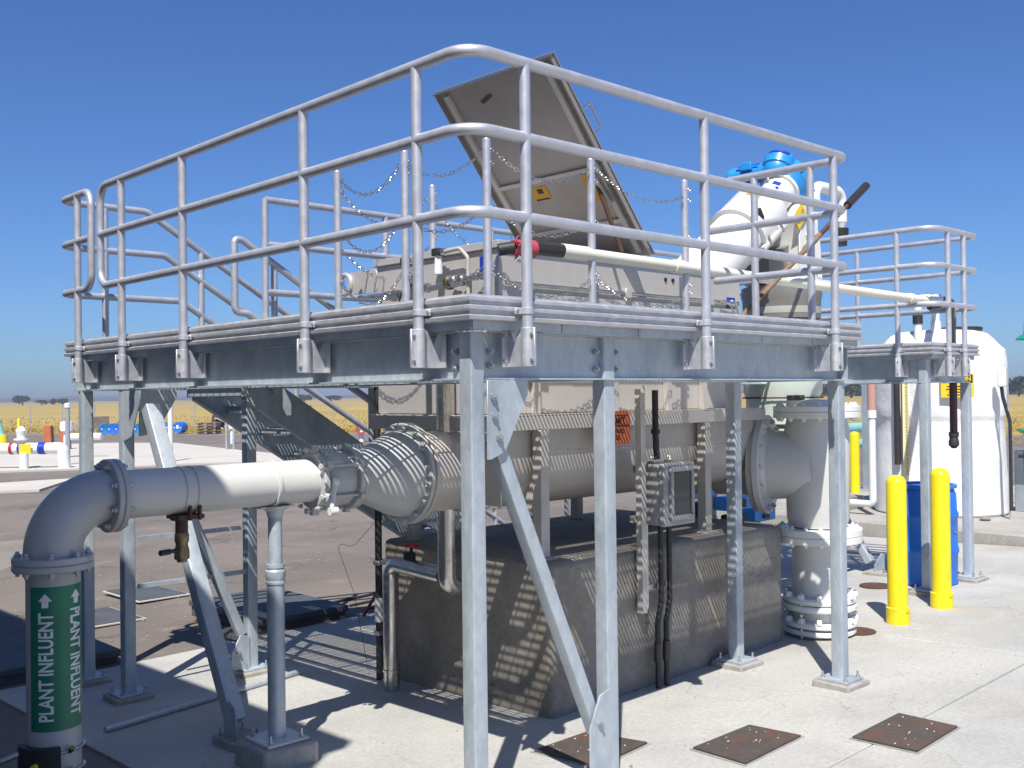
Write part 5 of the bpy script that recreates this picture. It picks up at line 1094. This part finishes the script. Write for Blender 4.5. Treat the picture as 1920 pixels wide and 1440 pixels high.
# dry grass tufts at the field edge and on the field
M=MB(); random.seed(3)
for k in range(16000):
    px_=random.uniform(-40,1960); 
    t_=random.random()**2; py_=812-.012*px_*0-t_*45
    if px_>900: py_=840-t_*90
    q=at(px_,max(py_,758-.0119*px_+.0),-.24)
    if q.length>140 or q.length<30: continue
    s_=q.length/60; h=random.uniform(.06,.20); w_=random.uniform(.01,.035); a=random.uniform(0,PI)
    dx=Vector((math.cos(a),math.sin(a),0))*w_
    M.add([q-dx,q+dx,q+dx*1.5+Vector((random.uniform(-.1,.1),0,h)),q-dx*1.5+Vector((0,random.uniform(-.1,.1),h))],[(0,1,2,3)])
M.build('dry_grass',mat('dry_grass_blades',(.40,.28,.06),.95,c2=(.38,.28,.09),scale=.15,detail=4),None,kind='stuff',label='dry golden grass tufts over the far field',cat='grass')
# distant trees and low hills
def tree(px_,w,h,label,m=LEAF,dist=520,base=None):
    d=(F+R_*((px_-960)/1953)); d.z=0; d=d.normalized(); c=d*dist; s_=dist/1953; W_=w*s_; H_=h*s_
    t=thing('tree',(c.x,c.y,-.24),label,'tree','trees on the horizon')
    MB().tube([(c.x,c.y,-.3),(c.x,c.y,H_*.5)],.3,8,rs=[W_*.05,W_*.03]).build('trunk',BARK,t)
    M=MB(); rnd=random.Random(int(px_*7+w))
    lobes=[(rnd.uniform(-.32,.32),rnd.uniform(.35,.8),rnd.uniform(.18,.34)) for _ in range(9)]
    for k in range(420):
        lx,lz,lr=rnd.choice(lobes); a=rnd.uniform(0,2*PI); e=math.asin(rnd.uniform(-1,1)); rr=lr*rnd.uniform(.5,1.05)
        p=Vector((c.x,c.y,0))+R0*W_*(lx+rr*math.cos(e)*math.cos(a))+F*W_*rr*math.cos(e)*math.sin(a)+Vector((0,0,H_*max(.06,min(1.05,lz+rr*math.sin(e)))))
        q=Vector((rnd.uniform(-1,1),rnd.uniform(-1,1),rnd.uniform(-1,1))).normalized(); v=q.cross(Vector((.3,.5,.8))).normalized(); z_=W_*rnd.uniform(.025,.055)
        M.add([p-q*z_-v*z_,p+q*z_-v*z_,p+q*z_+v*z_,p-q*z_+v*z_],[(0,1,2,3)])
    M.build('crown',m,t); return t
T=[(42,30,15,'roundest tree on the left horizon'),(78,22,9,'low wide tree, second on the left horizon'),(100,18,9,'small tree, third on the left horizon'),(117,24,10,'low tree on the left horizon next to the first column'),(570,30,12,'distant tree seen under the deck beside the stair'),(620,40,10,'wide distant tree seen under the deck above the golden field')]
for (p_,w,h,l) in T: tree(p_,w,h,l,LEAFB)
for k,(p_,w,h) in enumerate(((1520,50,20),(1556,46,24),(1596,52,22),(1634,40,20),(1682,60,20),(1750,60,24),(1820,60,22),(1888,34,30),(1910,40,34),(1945,50,30))):
    tree(p_,w,h,'dark green tree in the row on the right horizon, number counted from the left: %s'%('first','second','third','fourth','fifth','sixth','seventh','eighth','ninth','tenth')[k],LEAF,dist=330)
def ridge(name,d0,h,m,a0,a1,seed,rough=.5,n=90):
    rnd=random.Random(seed); M=MB(); vs=[]
    for k in range(n+1):
        a=a0+(a1-a0)*k/n; hh=h*(1+rough*(rnd.random()-.5)+.3*math.sin(k*.21)); x,y=d0*math.cos(a),d0*math.sin(a); x2,y2=(d0+200)*math.cos(a),(d0+200)*math.sin(a)
        vs+=[(x,y,-.3),(x,y,hh*.6),((x+x2)/2,(y+y2)/2,hh),(x2,y2,-.3)]
    fs=[(4*k+j,4*k+4+j,4*k+5+j,4*k+1+j) for k in range(n) for j in range(3)]
    M.add(vs,fs,True); return M.build(name,m,None,kind='structure')
ridge('hills',1800,6.5,HILL,yaw-.65,yaw+.65,5)
ridge('tree_belt',420,2.6,LEAF,yaw-.65,yaw-.22,9,.9,140)
# ---------------------------------------------------------------- shed standing out of view to the left: throws the big shade
sh=thing('maintenance_shed',(-3,8,0),'plain sheet-metal building beside the yard, left of the view','building')
MB().box(-6,-.02,2.12,16,-.4,5.85).build('wall',STUC,sh); MB().box(-6.1,.02,2.05,16.1,5.852,6.02).build('roof',GALVF,sh)
dd_=MB().box(-.0195,.02,8.0,9.2,-.2,2.1).build('door',BOXG,sh); MB().box(.0205,.05,9.05,9.1,1.0,1.12).build('handle',BOLT,dd_)

# ---------------------------------------------------------------- thin summer haze
hz=MB().box(-60,2100,-60,2100,-1.4,13).build('haze',SOIL,None,kind='stuff')
HM=bpy.data.materials.new('haze_air'); HM.use_nodes=True; HM.node_tree.nodes.clear()
hv=HM.node_tree.nodes.new('ShaderNodeVolumePrincipled'); ho=HM.node_tree.nodes.new('ShaderNodeOutputMaterial')
hv.inputs['Color'].default_value=(.86,.90,1,1); hv.inputs['Density'].default_value=.0007; hv.inputs['Anisotropy'].default_value=.3
HM.node_tree.links.new(hv.outputs[0],ho.inputs['Volume']); hz.data.materials.clear(); hz.data.materials.append(HM)
